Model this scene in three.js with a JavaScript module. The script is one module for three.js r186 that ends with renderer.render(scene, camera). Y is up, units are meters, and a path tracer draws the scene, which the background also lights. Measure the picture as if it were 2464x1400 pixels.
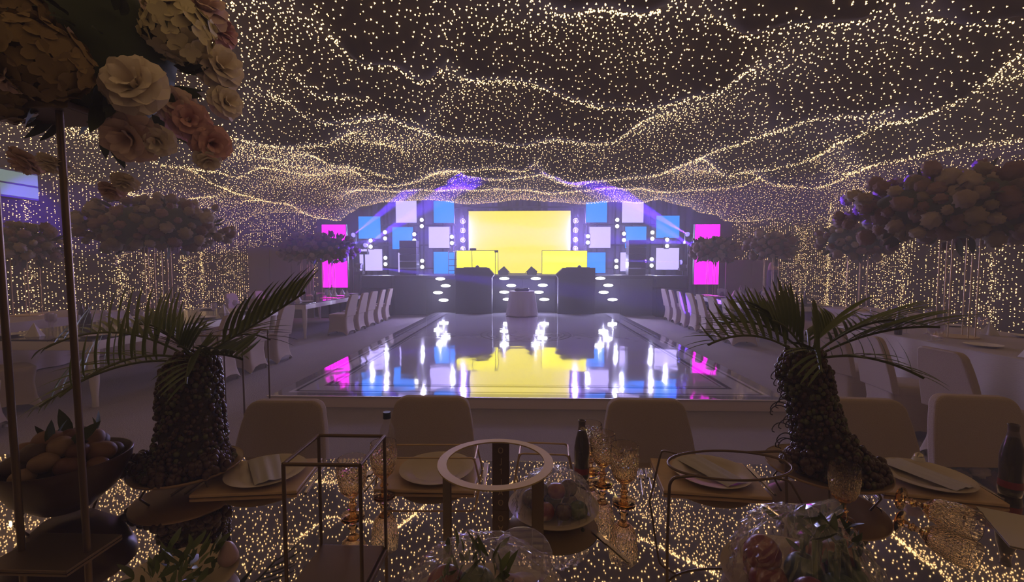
import * as THREE from 'three';
import { RoundedBoxGeometry } from 'three/addons/geometries/RoundedBoxGeometry.js';
import { mergeGeometries, mergeVertices, toCreasedNormals } from 'three/addons/utils/BufferGeometryUtils.js';
import { ImprovedNoise } from 'three/addons/math/ImprovedNoise.js';
import { FontLoader } from 'three/addons/loaders/FontLoader.js';
import { TextGeometry } from 'three/addons/geometries/TextGeometry.js';
import { RectAreaLightUniformsLib } from 'three/addons/lights/RectAreaLightUniformsLib.js';
import { MarchingCubes } from 'three/addons/objects/MarchingCubes.js';

// ---------- camera, exposure, haze ----------
const scene = new THREE.Scene();
scene.background = new THREE.Color(0x000000);            // an indoor hall at night: no sky
const renderer = new THREE.WebGLRenderer({ antialias: true });
renderer.toneMapping = THREE.LinearToneMapping;
renderer.toneMappingExposure = 1.0;
renderer.shadowMap.enabled = true;
RectAreaLightUniformsLib.init();
const camera = new THREE.PerspectiveCamera(66.86, 2464 / 1400, 0.05, 80);
camera.position.set(0, 1.55, 0);
camera.rotation.set(-0.05466, 0.03112, 0, 'YXZ');
scene.add(camera);
scene.fog = new THREE.FogExp2(new THREE.Color().setRGB(0.9, 0.9, 0.9), 0.028);   // stage smoke hanging in the hall

// ---------- helpers ----------
let seedState = 12345;
const rnd = () => { seedState = (seedState * 1664525 + 1013904223) >>> 0; return seedState / 4294967296; };
const rr = (a, b) => a + (b - a) * rnd();
const noiseField = new ImprovedNoise();
const nz = (x, y, z = 0) => noiseField.noise(x + 31.7, y + 11.3, z + 5.1);
const V = (x, y, z) => new THREE.Vector3(x, y, z);
const names = {};
function numbered(n) { const k = names[n] = (names[n] ?? -1) + 1; return k ? n + '_' + String(k).padStart(3, '0') : n; }
function finish(o) { o.traverse((c) => { if (c.isMesh) { c.castShadow = true; c.receiveShadow = true; } }); return o; }
function thing(name, label, category, p = [0, 0, 0], turn = 0, group) {
  const o = new THREE.Group(); o.name = numbered(name); o.position.set(...p); o.rotation.y = turn;
  o.userData = { label, category }; if (group) o.userData.group = group; scene.add(o); return o;
}
function single(name, geo, mat, label, category, p = [0, 0, 0], turn = 0, group) {
  const o = new THREE.Mesh(geo, mat); o.name = numbered(name); o.position.set(...p); o.rotation.y = turn;
  o.userData = { label, category }; if (group) o.userData.group = group; scene.add(finish(o)); return o;
}
function part(parent, name, geo, mat, p, rot, s) {
  const o = new THREE.Mesh(geo, mat); o.name = name; if (p) o.position.set(...p); if (rot) o.rotation.set(...rot);
  if (s) typeof s === 'number' ? o.scale.setScalar(s) : o.scale.set(...s);
  parent.add(finish(o)); return o;
}
function sub(parent, name, p, rot) { const o = new THREE.Group(); o.name = name; if (p) o.position.set(...p); if (rot) o.rotation.set(...rot); parent.add(o); return o; }
function struct(name, geo, mat, p = [0, 0, 0]) { const o = new THREE.Mesh(geo, mat); o.name = name; o.position.set(...p); o.userData = { kind: 'structure' }; scene.add(finish(o)); return o; }
function copyOf(o, label, p, turn, group) {
  const c = o.clone(); c.name = numbered(o.name.replace(/_\d{3}$/, '')); c.userData = { ...o.userData, label }; if (group) c.userData.group = group;
  c.position.set(...p); c.rotation.y = turn; scene.add(c); return c;
}
const plain = (g) => { const h = g.index ? g.toNonIndexed() : g; for (const k of Object.keys(h.attributes)) if (!['position', 'normal', 'uv'].includes(k)) h.deleteAttribute(k); return h; };
const merge = (list) => mergeGeometries(list.map(plain));
const at = (g, x = 0, y = 0, z = 0, rx = 0, ry = 0, rz = 0) => g.applyMatrix4(new THREE.Matrix4().compose(V(x, y, z), new THREE.Quaternion().setFromEuler(new THREE.Euler(rx, ry, rz)), V(1, 1, 1)));
const box = (w, h, d, x = 0, y = 0, z = 0, r = 0.006) => { const g = r > 0 ? new RoundedBoxGeometry(w, h, d, 2, Math.min(r, w / 2.1, h / 2.1, d / 2.1)) : new THREE.BoxGeometry(w, h, d); return g.translate(x, y, z); };
const cyl = (r1, r2, h, n = 20, x = 0, y = 0, z = 0) => new THREE.CylinderGeometry(r1, r2, h, n).translate(x, y, z);
const bar = (a, b, r, n = 8) => { const A = V(...a), B = V(...b), L = A.distanceTo(B); const g = new THREE.CylinderGeometry(r, r, L, n); g.applyQuaternion(new THREE.Quaternion().setFromUnitVectors(V(0, 1, 0), B.clone().sub(A).normalize())); return g.translate((A.x + B.x) / 2, (A.y + B.y) / 2, (A.z + B.z) / 2); };
const tube = (pts, r, seg = 32, n = 8, closed = false, tension = 0.5) => new THREE.TubeGeometry(new THREE.CatmullRomCurve3(pts.map((q) => V(...q)), closed, 'catmullrom', tension), seg, r, n, closed);
const lathe = (prof, n = 32) => new THREE.LatheGeometry(prof.map(([x, y]) => new THREE.Vector2(x, y)), n);
const smooth = (t) => { t = Math.min(1, Math.max(0, t)); return t * t * (3 - 2 * t); };
function displace(geo, fn) { const p = geo.attributes.position, v = V(0, 0, 0); for (let i = 0; i < p.count; i++) { v.fromBufferAttribute(p, i); fn(v); p.setXYZ(i, v.x, v.y, v.z); } geo.computeVertexNormals(); return geo; }
function gridSurface(nu, nv, fn) {   // fn(u, v) -> [x, y, z]
  const pos = [], uv = [], idx = [];
  for (let j = 0; j <= nv; j++) for (let i = 0; i <= nu; i++) { pos.push(...fn(i / nu, j / nv)); uv.push(i / nu, j / nv); }
  for (let j = 0; j < nv; j++) for (let i = 0; i < nu; i++) { const a = j * (nu + 1) + i, b = a + 1, c = a + nu + 1, d = c + 1; idx.push(a, b, c, b, d, c); }
  const g = new THREE.BufferGeometry(); g.setAttribute('position', new THREE.Float32BufferAttribute(pos, 3)); g.setAttribute('uv', new THREE.Float32BufferAttribute(uv, 2)); g.setIndex(idx); g.computeVertexNormals(); return g;
}
function noiseTexture(size, cells, lo, hi, oct = 4, seed = 0, stretch = 1) {    // tiling value noise, grey
  const d = new Uint8Array(size * size * 4), h = (x, y, s) => { let n = (x * 374761393 + y * 668265263 + s * 974711 + seed * 69069) | 0; n = (n ^ (n >>> 13)) * 1274126177 | 0; return ((n ^ (n >>> 16)) >>> 0) / 4294967295; };
  for (let y = 0; y < size; y++) for (let x = 0; x < size; x++) {
    let v = 0, a = 0.5, t = 0, c = cells;
    for (let o = 0; o < oct; o++) { const cx = c, cy = Math.max(1, Math.round(c * stretch)), fx = x / size * cx, fy = y / size * cy, ix = Math.floor(fx), iy = Math.floor(fy), u = smooth(fx - ix), w = smooth(fy - iy);
      const A = h(ix % cx, iy % cy, o), B = h((ix + 1) % cx, iy % cy, o), C = h(ix % cx, (iy + 1) % cy, o), D = h((ix + 1) % cx, (iy + 1) % cy, o);
      v += a * (A + (B - A) * u + (C - A) * w + (A - B - C + D) * u * w); t += a; a *= 0.55; c *= 2; }
    v = lo + (hi - lo) * v / t; const q = Math.max(0, Math.min(255, Math.round(v * 255))), k = (y * size + x) * 4; d[k] = d[k + 1] = d[k + 2] = q; d[k + 3] = 255; }
  const t = new THREE.DataTexture(d, size, size); t.wrapS = t.wrapT = THREE.RepeatWrapping; t.magFilter = t.minFilter = THREE.LinearFilter; t.needsUpdate = true; return t;
}
const rep = (t, x, y) => { const c = t.clone(); c.repeat.set(x, y); c.needsUpdate = true; return c; };
const rgb = (r, g, b) => new THREE.Color().setRGB(r, g, b);
const mat = (c, o = {}) => new THREE.MeshStandardMaterial({ color: Array.isArray(c) ? rgb(...c) : c, roughness: 0.7, side: THREE.DoubleSide, ...o });
const phys = (c, o = {}) => new THREE.MeshPhysicalMaterial({ color: Array.isArray(c) ? rgb(...c) : c, roughness: 0.5, side: THREE.DoubleSide, ...o });
const grain = noiseTexture(256, 16, 0.55, 1, 4, 1), blotch = noiseTexture(256, 4, 0.6, 1, 5, 2), weave = noiseTexture(256, 64, 0.3, 1, 2, 3), wavy = noiseTexture(512, 6, 0, 1, 3, 4, 0.5);

// ---------- the hall ----------
const M = {
  carpet: mat([0.30, 0.25, 0.245], { roughness: 0.95, map: rep(blotch, 5, 5), bumpMap: rep(weave, 40, 40), bumpScale: 0.004 }),
  drape: mat([0.035, 0.03, 0.035], { roughness: 0.95 }),
  black: mat([0.018, 0.018, 0.022], { roughness: 0.55 }),
  blackMetal: mat([0.03, 0.03, 0.034], { roughness: 0.4, metalness: 0.5 }),
  net: mat([0.032, 0.022, 0.019], { roughness: 1 }),
  gold: mat([0.55, 0.40, 0.22], { roughness: 0.38, metalness: 0.85 }),
  bronze: mat([0.16, 0.11, 0.07], { roughness: 0.42, metalness: 0.8 }),
};
struct('floor', box(20, 0.2, 24, 0, -0.1, -7, 0), M.carpet);
struct('ceiling', box(20.4, 0.2, 24.4, 0, 5.0, -7, 0), M.drape);
struct('wall_left', box(0.2, 5, 24.4, -9.8, 2.45, -7, 0), M.drape);
struct('wall_right', box(0.2, 5, 24.4, 9.8, 2.45, -7, 0), M.drape);
struct('wall_back', box(19.4, 5, 0.2, 0, 2.45, -18.3, 0), M.drape);
struct('wall_front', box(19.4, 5, 0.2, 0, 2.45, 4.9, 0), M.drape);

// ---------- draped net of fairy lights under the ceiling and down the walls ----------
const folds = [   // lines (x, z) along which the net sags lowest
  [0.42, 0.42, [[-4.15, -6.1], [-4.0, -6.56], [-3.62, -6.8], [-3.14, -6.74]]],
  [0.45, 0.42, [[-2.69, -5.79], [-2.16, -5.7], [-1.68, -5.37], [-1.52, -5.72], [-1.32, -6.3], [-0.83, -6.6], [-0.1, -6.79], [0.39, -6.49], [1.17, -6.52]]],
  [0.40, 0.30, [[-1.49, -4.17], [-1.22, -4.3], [-1.08, -4.64]]],
  [0.36, 0.32, [[-2.3, -5.06], [-1.94, -5.13], [-1.5, -5.28]]],
  [0.36, 0.34, [[-0.52, -4.85], [0.16, -5.04], [0.93, -5.49], [1.47, -5.47], [1.75, -5.12], [1.98, -4.91]]],
  [0.48, 0.42, [[4.0, -8.83], [4.47, -8.14], [4.7, -7.44], [4.62, -6.41], [4.56, -5.8], [4.37, -5.12], [4.41, -4.81]]],
  [0.5, 0.45, [[5.53, -9.99], [6.41, -10.11], [6.41, -9.45], [5.79, -7.66], [6.05, -7.26], [6.19, -6.73], [6.74, -6.35]]],
  [0.48, 0.45, [[0.55, -8.99], [0.94, -9.36], [1.53, -9.17], [2.3, -8.67], [2.85, -7.88], [3.12, -7.01], [3.38, -6.37], [3.42, -5.82], [3.68, -5.52], [3.96, -5.38]]],
  [0.36, 0.26, [[1.92, -3.89], [2.11, -3.73], [2.67, -3.67]]],
  [0.40, 0.28, [[3.52, -3.67], [3.76, -3.56], [4.6, -3.3]]],
  [0.38, 0.4, [[-3.75, -8.74], [-3.21, -8.87], [-2.9, -9.33]]],
  [0.40, 0.42, [[-3.43, -9.95], [-2.67, -9.64], [-2.18, -9.35], [-1.56, -8.92], [-0.94, -8.71], [-0.12, -8.63]]],
  [0.5, 0.5, [[-8.22, -9.29], [-8.3, -10.37], [-7.99, -11.08], [-8.6, -12.71]]],
  [0.42, 0.42, [[-6.96, -9.89], [-7.23, -11.17], [-7.07, -11.91]]],
  [0.42, 0.42, [[-8.83, -12.5], [-7.44, -12.1], [-6.71, -12.19], [-6.4, -12.9]]],
  [0.40, 0.42, [[-1.19, -9.38], [-0.41, -9.72], [0.3, -9.22], [1.27, -10.15]]],
  [0.22, 0.30, [[0.37, -3.59], [0.62, -3.54], [0.9, -3.62]]],
  [0.40, 0.42, [[-6.66, -8.08], [-6.38, -8.43], [-6.33, -9.44]]],
  [0.3, 0.42, [[-5.2, -12.2], [-3.8, -11.2], [-2.4, -11.8], [-1.0, -11.2], [0.6, -11.9], [2.2, -11.2], [3.8, -11.8], [5.2, -11.0]]],
];
const backEdge = [[-9.6, 3.3], [-6.9, 3.2], [-6.3, 3.04], [-5.72, 2.97], [-5.33, 3.22], [-5.0, 3.41], [-4.24, 3.54], [-2.96, 3.59], [-1.7, 3.46], [-1.07, 3.5], [-0.19, 3.59], [0.81, 3.52], [1.68, 3.45], [2.67, 3.51], [3.41, 3.46], [3.9, 3.56], [4.76, 3.37], [5.26, 3.16], [5.62, 3.12], [5.93, 2.93], [6.3, 2.9], [9.6, 3.2]];
const alongEdge = (x) => { for (let i = 1; i < backEdge.length; i++) if (x <= backEdge[i][0]) { const [a, h] = backEdge[i - 1], [b, k] = backEdge[i]; return h + (k - h) * smooth((x - a) / (b - a)); } return 3.2; };
const toSegment = (x, z, [ax, az], [bx, bz]) => { const dx = bx - ax, dz = bz - az, t = Math.min(1, Math.max(0, ((x - ax) * dx + (z - az) * dz) / (dx * dx + dz * dz))); return Math.hypot(x - ax - t * dx, z - az - t * dz); };
const NET_L = -9.1, NET_R = 8.3, NET_BACK = -13.4;
function netHeight(x, z) {
  let y = 3.82 + 0.16 * nz(x * 0.5, z * 0.55) + 0.07 * nz(x * 1.3, z * 1.4, 3);
  let low = 0;
  for (const [a, s, line] of folds) {
    let d = 9; for (let i = 1; i < line.length; i++) d = Math.min(d, toSegment(x, z, line[i - 1], line[i]));
    if (d < 3 * s) low = Math.max(low, a * Math.exp(-(d * d) / (s * s)));
  }
  y -= low;
  const k = smooth((z - NET_BACK) / 1.6); y = alongEdge(x) * (1 - k) + y * k;
  const side = Math.max(smooth((NET_L + 1.5 - x) / 1.5), smooth((x - NET_R + 1.5) / 1.5));
  return y - 0.55 * side * side;
}
const netGroup = thing('fairy_light_canopy', 'wavy dark net of countless warm fairy lights draped under the ceiling', 'fairy lights');
{
  const x0 = NET_L, x1 = NET_R, z0 = NET_BACK, z1 = 3.4;
  part(netGroup, 'net', gridSurface(200, 200, (u, v) => { const x = x0 + (x1 - x0) * u, z = z0 + (z1 - z0) * v; return [x, netHeight(x, z) + 0.02, z]; }), M.net);
}
const bulbMat = new THREE.MeshStandardMaterial({ color: 0x221a10, emissive: rgb(1, 0.60, 0.25), emissiveIntensity: 4.7, roughness: 0.5 });
const bulbGeo = new THREE.TetrahedronGeometry(0.0092, 0);
function bulbs(parent, spots) {
  const im = new THREE.InstancedMesh(bulbGeo, bulbMat, spots.length), m = new THREE.Matrix4(), q = new THREE.Quaternion(), e = new THREE.Euler();
  spots.forEach((s, i) => { e.set(rnd() * 6, rnd() * 6, 0); q.setFromEuler(e); const k = 0.75 + 0.5 * rnd(); m.compose(V(...s), q, V(k, k, k)); im.setMatrixAt(i, m); });
  im.name = 'fairy_light_bulbs'; im.userData = { kind: 'stuff' }; parent.add(im); return im;
}
{
  const spots = [], step = 0.062;
  for (let z = NET_BACK + 0.02; z < 3.3; z += step) for (let x = NET_L; x < NET_R; x += step) {
    if (rnd() < 0.06) continue;
    const px = x + (rnd() - 0.5) * step * 1.3, pz = z + (rnd() - 0.5) * step * 1.3;
    spots.push([px, netHeight(px, pz) - 0.004 - 0.02 * rnd(), pz]);
  }
  // a denser string along the hem over the stage
  for (let x = NET_L; x < NET_R; x += 0.055) spots.push([x, alongEdge(x) - 0.01 + 0.02 * (rnd() - 0.5), NET_BACK + 0.03 * rnd()]);
  bulbs(netGroup, spots);
}
function lightCurtain(label, length, place, density, top) {   // place(s, y) -> [x, y, z]
  const g = thing('fairy_light_curtain', label, 'light curtain');
  part(g, 'backing_cloth', gridSurface(Math.ceil(length * 16), 6, (u, v) => place(u * length, 0.02 + (top(u * length) - 0.02) * v, 0)), M.net);
  const spots = [], n = Math.round(length * 3.2 * density);
  for (let i = 0; i < n; i++) { const s = Math.round(rnd() * length / 0.055) * 0.055 + 0.012 * (rnd() - 0.5), y = 0.35 + rnd() * 3.0; if (y < top(s)) spots.push(place(s, y, 0.03)); }
  bulbs(g, spots);
}
const pleat = (s, k) => 0.10 * Math.sin(s * 3.1 + k) + 0.05 * Math.sin(s * 7.3 + 2 * k) + 0.05 * nz(s * 1.7, k);
lightCurtain('curtain of warm fairy lights down the left wall behind the flower stands', 15.4, (s, y, o) => [NET_L + 0.15 + pleat(s, 1) + o, y, NET_BACK + s], 230, (s) => netHeight(NET_L + 0.2, NET_BACK + s) - 0.02);
lightCurtain('curtain of warm fairy lights down the right wall behind the large bouquet', 15.4, (s, y, o) => [NET_R - 0.15 - pleat(s, 2) - o, y, NET_BACK + s], 230, (s) => netHeight(NET_R - 0.2, NET_BACK + s) - 0.02);
lightCurtain('curtain of fairy lights left of the stage opening', 2.75, (s, y, o) => [NET_L + s, y, NET_BACK + 0.12 + pleat(s, 3) * 0.6 + o], 260, (s) => alongEdge(NET_L + s) - 0.02);
lightCurtain('curtain of fairy lights right of the stage opening', 2.2, (s, y, o) => [6.1 + s, y, NET_BACK + 0.12 + pleat(s, 4) * 0.6 + o], 260, (s) => alongEdge(6.1 + s) - 0.02);
// warm light of the bulbs, spread over the net
for (const [x, z] of [[-7.5, -10], [7, -10], [-7.5, -6], [7, -6], [-6.5, -2], [6.5, -2], [-3, 0.8], [3, 0.8], [0, 1.6], [-6, 2], [6, 2]]) {
  const p = new THREE.PointLight(rgb(1, 0.61, 0.27), 0.3); p.position.set(x, netHeight(x, z) - 0.14, z); p.castShadow = true; p.shadow.radius = 0.5; p.name = 'fairy_light_glow'; scene.add(p);
}

// ---------- stage ----------
const stage = thing('stage', 'dark glossy stage with four clusters of oval white lamps in its front', 'stage', [0, 0, 0]);
M.stageFront = phys([0.045, 0.045, 0.06], { roughness: 0.32 });
part(stage, 'deck', box(8.2, 0.12, 3.0, -0.1, 1.23, -15.5, 0.01), M.black);
for (let i = 0; i < 8; i++) part(stage, 'front_panel', box(1.015, 1.16, 0.05, -3.69 + i * 1.025, 0.59, -14.0, 0.008), M.stageFront);
part(stage, 'side_panel', box(0.05, 1.16, 2.9, -4.18, 0.59, -15.5), M.stageFront);
part(stage, 'side_panel', box(0.05, 1.16, 2.9, 3.98, 0.59, -15.5), M.stageFront);
part(stage, 'nosing', box(8.2, 0.03, 0.03, -0.1, 1.275, -13.99), mat([0.2, 0.2, 0.22], { roughness: 0.35, metalness: 0.6 }));
const glow = (r, g, b, i) => new THREE.MeshStandardMaterial({ color: 0x111111, emissive: rgb(r, g, b), emissiveIntensity: i, roughness: 0.4 });
M.lampWhite = glow(0.92, 0.94, 1, 9);
const LAMP = rgb(0.62, 0.60, 1);
function lampLight(name, x, y, z, cd) { const p = new THREE.SpotLight(LAMP, cd, 0, 1.25, 0.7); p.position.set(x, y, z); p.target.position.set(x, y, z + 3); scene.add(p.target); p.castShadow = true; p.name = name; scene.add(p); }
const ovalLamp = new THREE.SphereGeometry(1, 20, 10).scale(0.155, 0.045, 0.03);
const fascia = [[-2.72, 1.17], [-2.55, 0.95], [-2.8, 0.73], [-2.62, 0.49], [-0.68, 1.18], [-0.46, 0.96], [-0.68, 0.75], [-0.57, 0.52], [0.32, 1.18], [0.54, 0.97], [0.41, 0.75], [0.59, 0.52], [2.35, 1.19], [2.6, 0.97], [2.46, 0.75], [2.74, 0.52]];
const rimGeo = new THREE.TorusGeometry(1, 0.1, 6, 28).scale(0.17, 0.058, 0.1);
fascia.forEach(([x, y]) => { const l = part(stage, 'oval_lamp', ovalLamp, M.lampWhite, [x, y, -13.965]); part(l, 'rim', rimGeo, M.blackMetal); lampLight('oval_lamp_glow', x, y, -13.9, 5.2); });
single('stage_backdrop', gridSurface(240, 4, (u, v) => { const s = -6.6 + 13.0 * u; return [s, 0.02 + 4.5 * v, -17.2 + 0.07 * Math.sin(s * 9) + 0.04 * Math.sin(s * 23 + 1)]; }), mat([0.10, 0.10, 0.13], { roughness: 0.9 }), 'dark grey curtain hanging behind the stage screens', 'curtain');
// truss that carries the screens and lamps
{
  const t = thing('stage_truss', 'dark metal truss frame carrying the square screens behind the stage', 'truss');
  for (const x of [-5.34, -4.78, -4.05, -3.52, -2.85, -2.5, 2.08, 2.42, 3.04, 3.6, 4.22, 4.75]) { const foot = Math.abs(x + 0.1) < 4.05 ? 1.29 : 0.01; part(t, 'upright', box(0.06, 3.95 - foot, 0.06, x, (3.95 + foot) / 2, -15.185), M.blackMetal); }
  for (const y of [1.5, 2.3, 2.98, 3.9]) for (const [a, b] of [[-5.4, -2.4], [1.95, 4.8]]) part(t, 'crossbar', box(b - a, 0.05, 0.05, (a + b) / 2, y, -15.18), M.blackMetal);
  part(t, 'crossbar', box(4.6, 0.06, 0.06, -0.2, 3.62, -15.5), M.blackMetal);
}
const HUE = { white: [0.50, 0.42, 0.98], blue: [0.0, 0.22, 1.0], magenta: [1.0, 0.0, 0.88], main: [0.80, 0.68, 0.02], yellow: [1.0, 0.90, 0.01] };
const panelMat = {};
for (const k of Object.keys(HUE)) panelMat[k] = glow(...HUE[k], k === 'magenta' ? 2.8 : 1.75);
const panelSpots = [
  ['white', -4.07, 3.42, 0.71, 0.73, -15.0, 'lilac square screen, highest left of the big yellow screen'], ['blue', -2.78, 3.41, 0.69, 0.73, -15.0, 'blue square screen at the top, nearest left of the big yellow screen'],
  ['blue', -5.34, 2.89, 0.75, 0.75, -15.0, 'large blue square screen at the far left of the stage'], ['blue', -4.2, 2.53, 0.71, 0.74, -15.0, 'blue square screen with the left loudspeaker column before its corner'],
  ['white', -2.95, 2.55, 0.71, 0.72, -15.0, 'lilac square screen in the middle row left of the big yellow screen'], ['white', -5.31, 1.79, 0.78, 0.74, -15.0, 'lilac square screen low at the far left beside the flowers'],
  ['white', -4.01, 1.7, 0.71, 0.67, -15.0, 'lilac screen mostly hidden behind the left loudspeaker column'], ['blue', -2.79, 1.69, 0.7, 0.74, -15.0, 'blue square screen low beside the left low yellow screen'],
  ['blue', 2.37, 3.4, 0.7, 0.71, -15.0, 'blue square screen at the top, nearest right of the big yellow screen'], ['white', 3.58, 3.39, 0.71, 0.71, -15.0, 'lilac square screen, highest right of the big yellow screen'],
  ['white', 2.5, 2.54, 0.7, 0.71, -15.0, 'lilac square screen in the middle row right of the big yellow screen'], ['blue', 3.69, 2.54, 0.7, 0.72, -15.0, 'blue screen rising behind the right loudspeaker column'],
  ['blue', 4.75, 2.89, 0.76, 0.73, -15.0, 'large blue square screen at the far right of the stage'], ['white', 4.76, 1.82, 0.76, 0.72, -15.0, 'lilac square screen low at the far right of the stage'],
  ['blue', 2.36, 1.69, 0.66, 0.69, -15.0, 'blue square screen low beside the right low yellow screen'], ['white', 3.54, 1.72, 0.7, 0.63, -15.0, 'lilac screen mostly hidden behind the right loudspeaker column'],
  ['magenta', -5.79, 2.43, 0.73, 0.78, -13.2, 'upper magenta screen left of the stage behind the flowers'], ['magenta', -5.78, 1.39, 0.76, 0.93, -13.2, 'lower magenta screen left of the stage above the table'],
  ['magenta', 5.34, 2.43, 0.72, 0.73, -13.2, 'upper magenta screen right of the stage behind the flowers'], ['magenta', 5.34, 1.45, 0.72, 0.83, -13.2, 'lower magenta screen right of the stage behind the flowers'],
  ['main', -0.22, 2.4, 3.51, 2.14, -15.3, 'big wide yellow screen in the middle of the stage'], ['yellow', -1.61, 1.695, 1.38, 0.77, -14.5, 'low bright yellow screen left of the stage centre'], ['yellow', 1.27, 1.695, 1.46, 0.76, -14.5, 'low bright yellow screen right of the stage centre'],
];
for (const [hue, x, y, w, h, z, label] of panelSpots) {
  const g = thing('led_screen', label, 'screen', [x, y, z], 0, 'stage screens');
  part(g, 'housing', box(w + 0.03, h + 0.03, 0.1, 0, 0, -0.055, 0.01), M.black);
  part(g, 'screen_face', new THREE.BoxGeometry(w, h, 0.008), panelMat[hue]);
  if (z === -15.0) part(g, 'bracket', box(0.2, 0.5, 0.06, 0, 0, -0.132), M.blackMetal);
  if (z === -14.5) for (const s of [-0.4, 0.4]) part(g, 'foot', box(0.08, 0.06, 0.3, s * w, -h / 2 + 0.02, -0.15), M.blackMetal);
  if (z === -15.3) for (const s of [-0.42, 0.42]) part(g, 'leg', box(0.07, 1.25, 0.07, s * w, -0.48, -0.15), M.blackMetal);
  const a = new THREE.RectAreaLight(rgb(...HUE[hue]), hue === 'magenta' ? 2.6 : 1.2, w, h); a.position.set(x, y, z + 0.012); a.lookAt(x, y, z + 5); a.name = 'screen_glow'; scene.add(a);
}
for (const [x, s] of [[-5.785, 'left'], [5.34, 'right']]) {
  const t = thing('screen_stand', `black metal stand behind the two magenta screens on the ${s}`, 'stand', [x, 0, -13.35]);
  for (const k of [-0.25, 0.25]) part(t, 'upright', box(0.05, 2.8, 0.05, k, 1.42, 0), M.blackMetal);
  part(t, 'base_plate', box(0.8, 0.03, 0.5, 0, 0.016, 0), M.blackMetal);
  part(t, 'crossbar', box(0.6, 0.05, 0.05, 0, 1.95, 0.0), M.blackMetal);
}
// pairs of round blinder lamps
const blinders = [[-3.52, 3.03], [-4.78, 2.62], [-5.28, 2.34], [-4.78, 1.75], [-3.52, 1.65], [-2.5, 2.46], [-3.78, 2.55], [3.05, 3.01], [2.08, 2.47], [3.28, 2.55], [4.22, 2.59], [4.71, 2.35], [4.21, 1.7], [3.04, 1.65]];
const lampDisc = new THREE.SphereGeometry(0.062, 18, 10).scale(1, 1, 0.45);
const lampCan = lathe([[0.03, -0.1], [0.075, -0.09], [0.085, 0.0], [0.075, 0.012], [0.065, 0.0]], 18).rotateX(Math.PI / 2);
const blinderPlace = ['between the top lilac and blue screens, left half', 'beside the large blue screen at far left', 'under the large blue screen at far left', 'beside the low lilac screen at far left', 'low, right of the left loudspeaker column', 'right of the middle lilac screen, left half', 'above the left loudspeaker column', 'between the top blue and lilac screens, right half', 'left of the middle lilac screen, right half', 'left of the blue screen over the right loudspeaker', 'beside the large blue screen at far right', 'under the large blue screen at far right', 'beside the low lilac screen at far right', 'low, left of the right loudspeaker column'];
blinders.forEach(([x, y], i) => {
  const g = thing('blinder_light', 'pair of round white stage lamps ' + blinderPlace[i], 'stage light', [x, y, -14.9], 0, 'blinder lamps');
  part(g, 'housing', box(0.18, 0.4, 0.05, 0, 0, -0.12), M.black);
  for (const dy of [-0.105, 0.105]) { const c = part(g, 'lamp_can', lampCan, M.blackMetal, [0, dy, -0.01]); part(c, 'bulb', lampDisc, M.lampWhite); }
  part(g, 'clamp', box(0.06, 0.1, 0.125, 0, 0, -0.203), M.blackMetal);
  lampLight('blinder_glow', x, y, -14.84, 8);
});
// blue lamp columns beside the main screen
M.lampBlue = glow(0.16, 0.10, 1, 1.6);
for (const [x, s] of [[-2.165, 'left'], [1.7, 'right']]) {
  const g = thing('lamp_column', `column of four round blue lamps at the ${s} edge of the big yellow screen`, 'stage light', [x, 0, -15.2]);
  part(g, 'pole', box(0.04, 2.05, 0.04, 0, 2.31, -0.13), M.blackMetal); part(g, 'base', box(0.3, 0.03, 0.3, 0, 1.305, -0.13), M.blackMetal);
  for (const y of [3.12, 2.8, 2.48, 2.17]) { const c = part(g, 'lamp_can', lampCan, M.blackMetal, [0, y, 0], null, 1.15); part(c, 'lens', lampDisc, M.lampBlue); const p = new THREE.PointLight(rgb(0.32, 0.22, 1), 11); p.position.set(x, y, -15.05); p.castShadow = true; p.name = 'blue_lamp_glow'; scene.add(p); }
}
// loudspeakers and cases
function speakerColumn(x, label) {
  const g = thing('loudspeaker_column', label, 'loudspeaker', [x, 1.29, -14.3]);
  for (let i = 0; i < 5; i++) { const c = part(g, 'cabinet', box(0.55, 0.215, 0.4, 0, 0.11 + i * 0.222, 0, 0.012), M.black); part(c, 'grille', box(0.5, 0.17, 0.02, 0, 0.11 + i * 0.222, 0.2), M.blackMetal); }
}
speakerColumn(-3.79, 'tall black loudspeaker column on the left of the stage'); speakerColumn(3.53, 'tall black loudspeaker column on the right of the stage');
for (const [x, s] of [[-4.72, 'left'], [4.53, 'right']]) {
  const g = thing('subwoofer', `dark loudspeaker box beside the ${s} end of the stage behind the chairs`, 'loudspeaker', [x, 0, -14.1]);
  part(g, 'cabinet', box(0.98, 0.86, 0.7, 0, 0.435, 0, 0.015), M.black); part(g, 'grille', box(0.9, 0.74, 0.02, 0, 0.45, 0.355), M.blackMetal);
  const h = thing('equipment_case', `dark flat equipment case lying on the loudspeaker box at the ${s} of the stage`, 'case', [x, 0.875, -14.1]);
  part(h, 'body', box(0.96, 0.4, 0.6, 0, 0.205, 0, 0.03), mat([0.03, 0.03, 0.04], { roughness: 0.5 })); part(h, 'lid_edge', box(0.97, 0.02, 0.61, 0, 0.3, 0), M.blackMetal);
}
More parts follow.
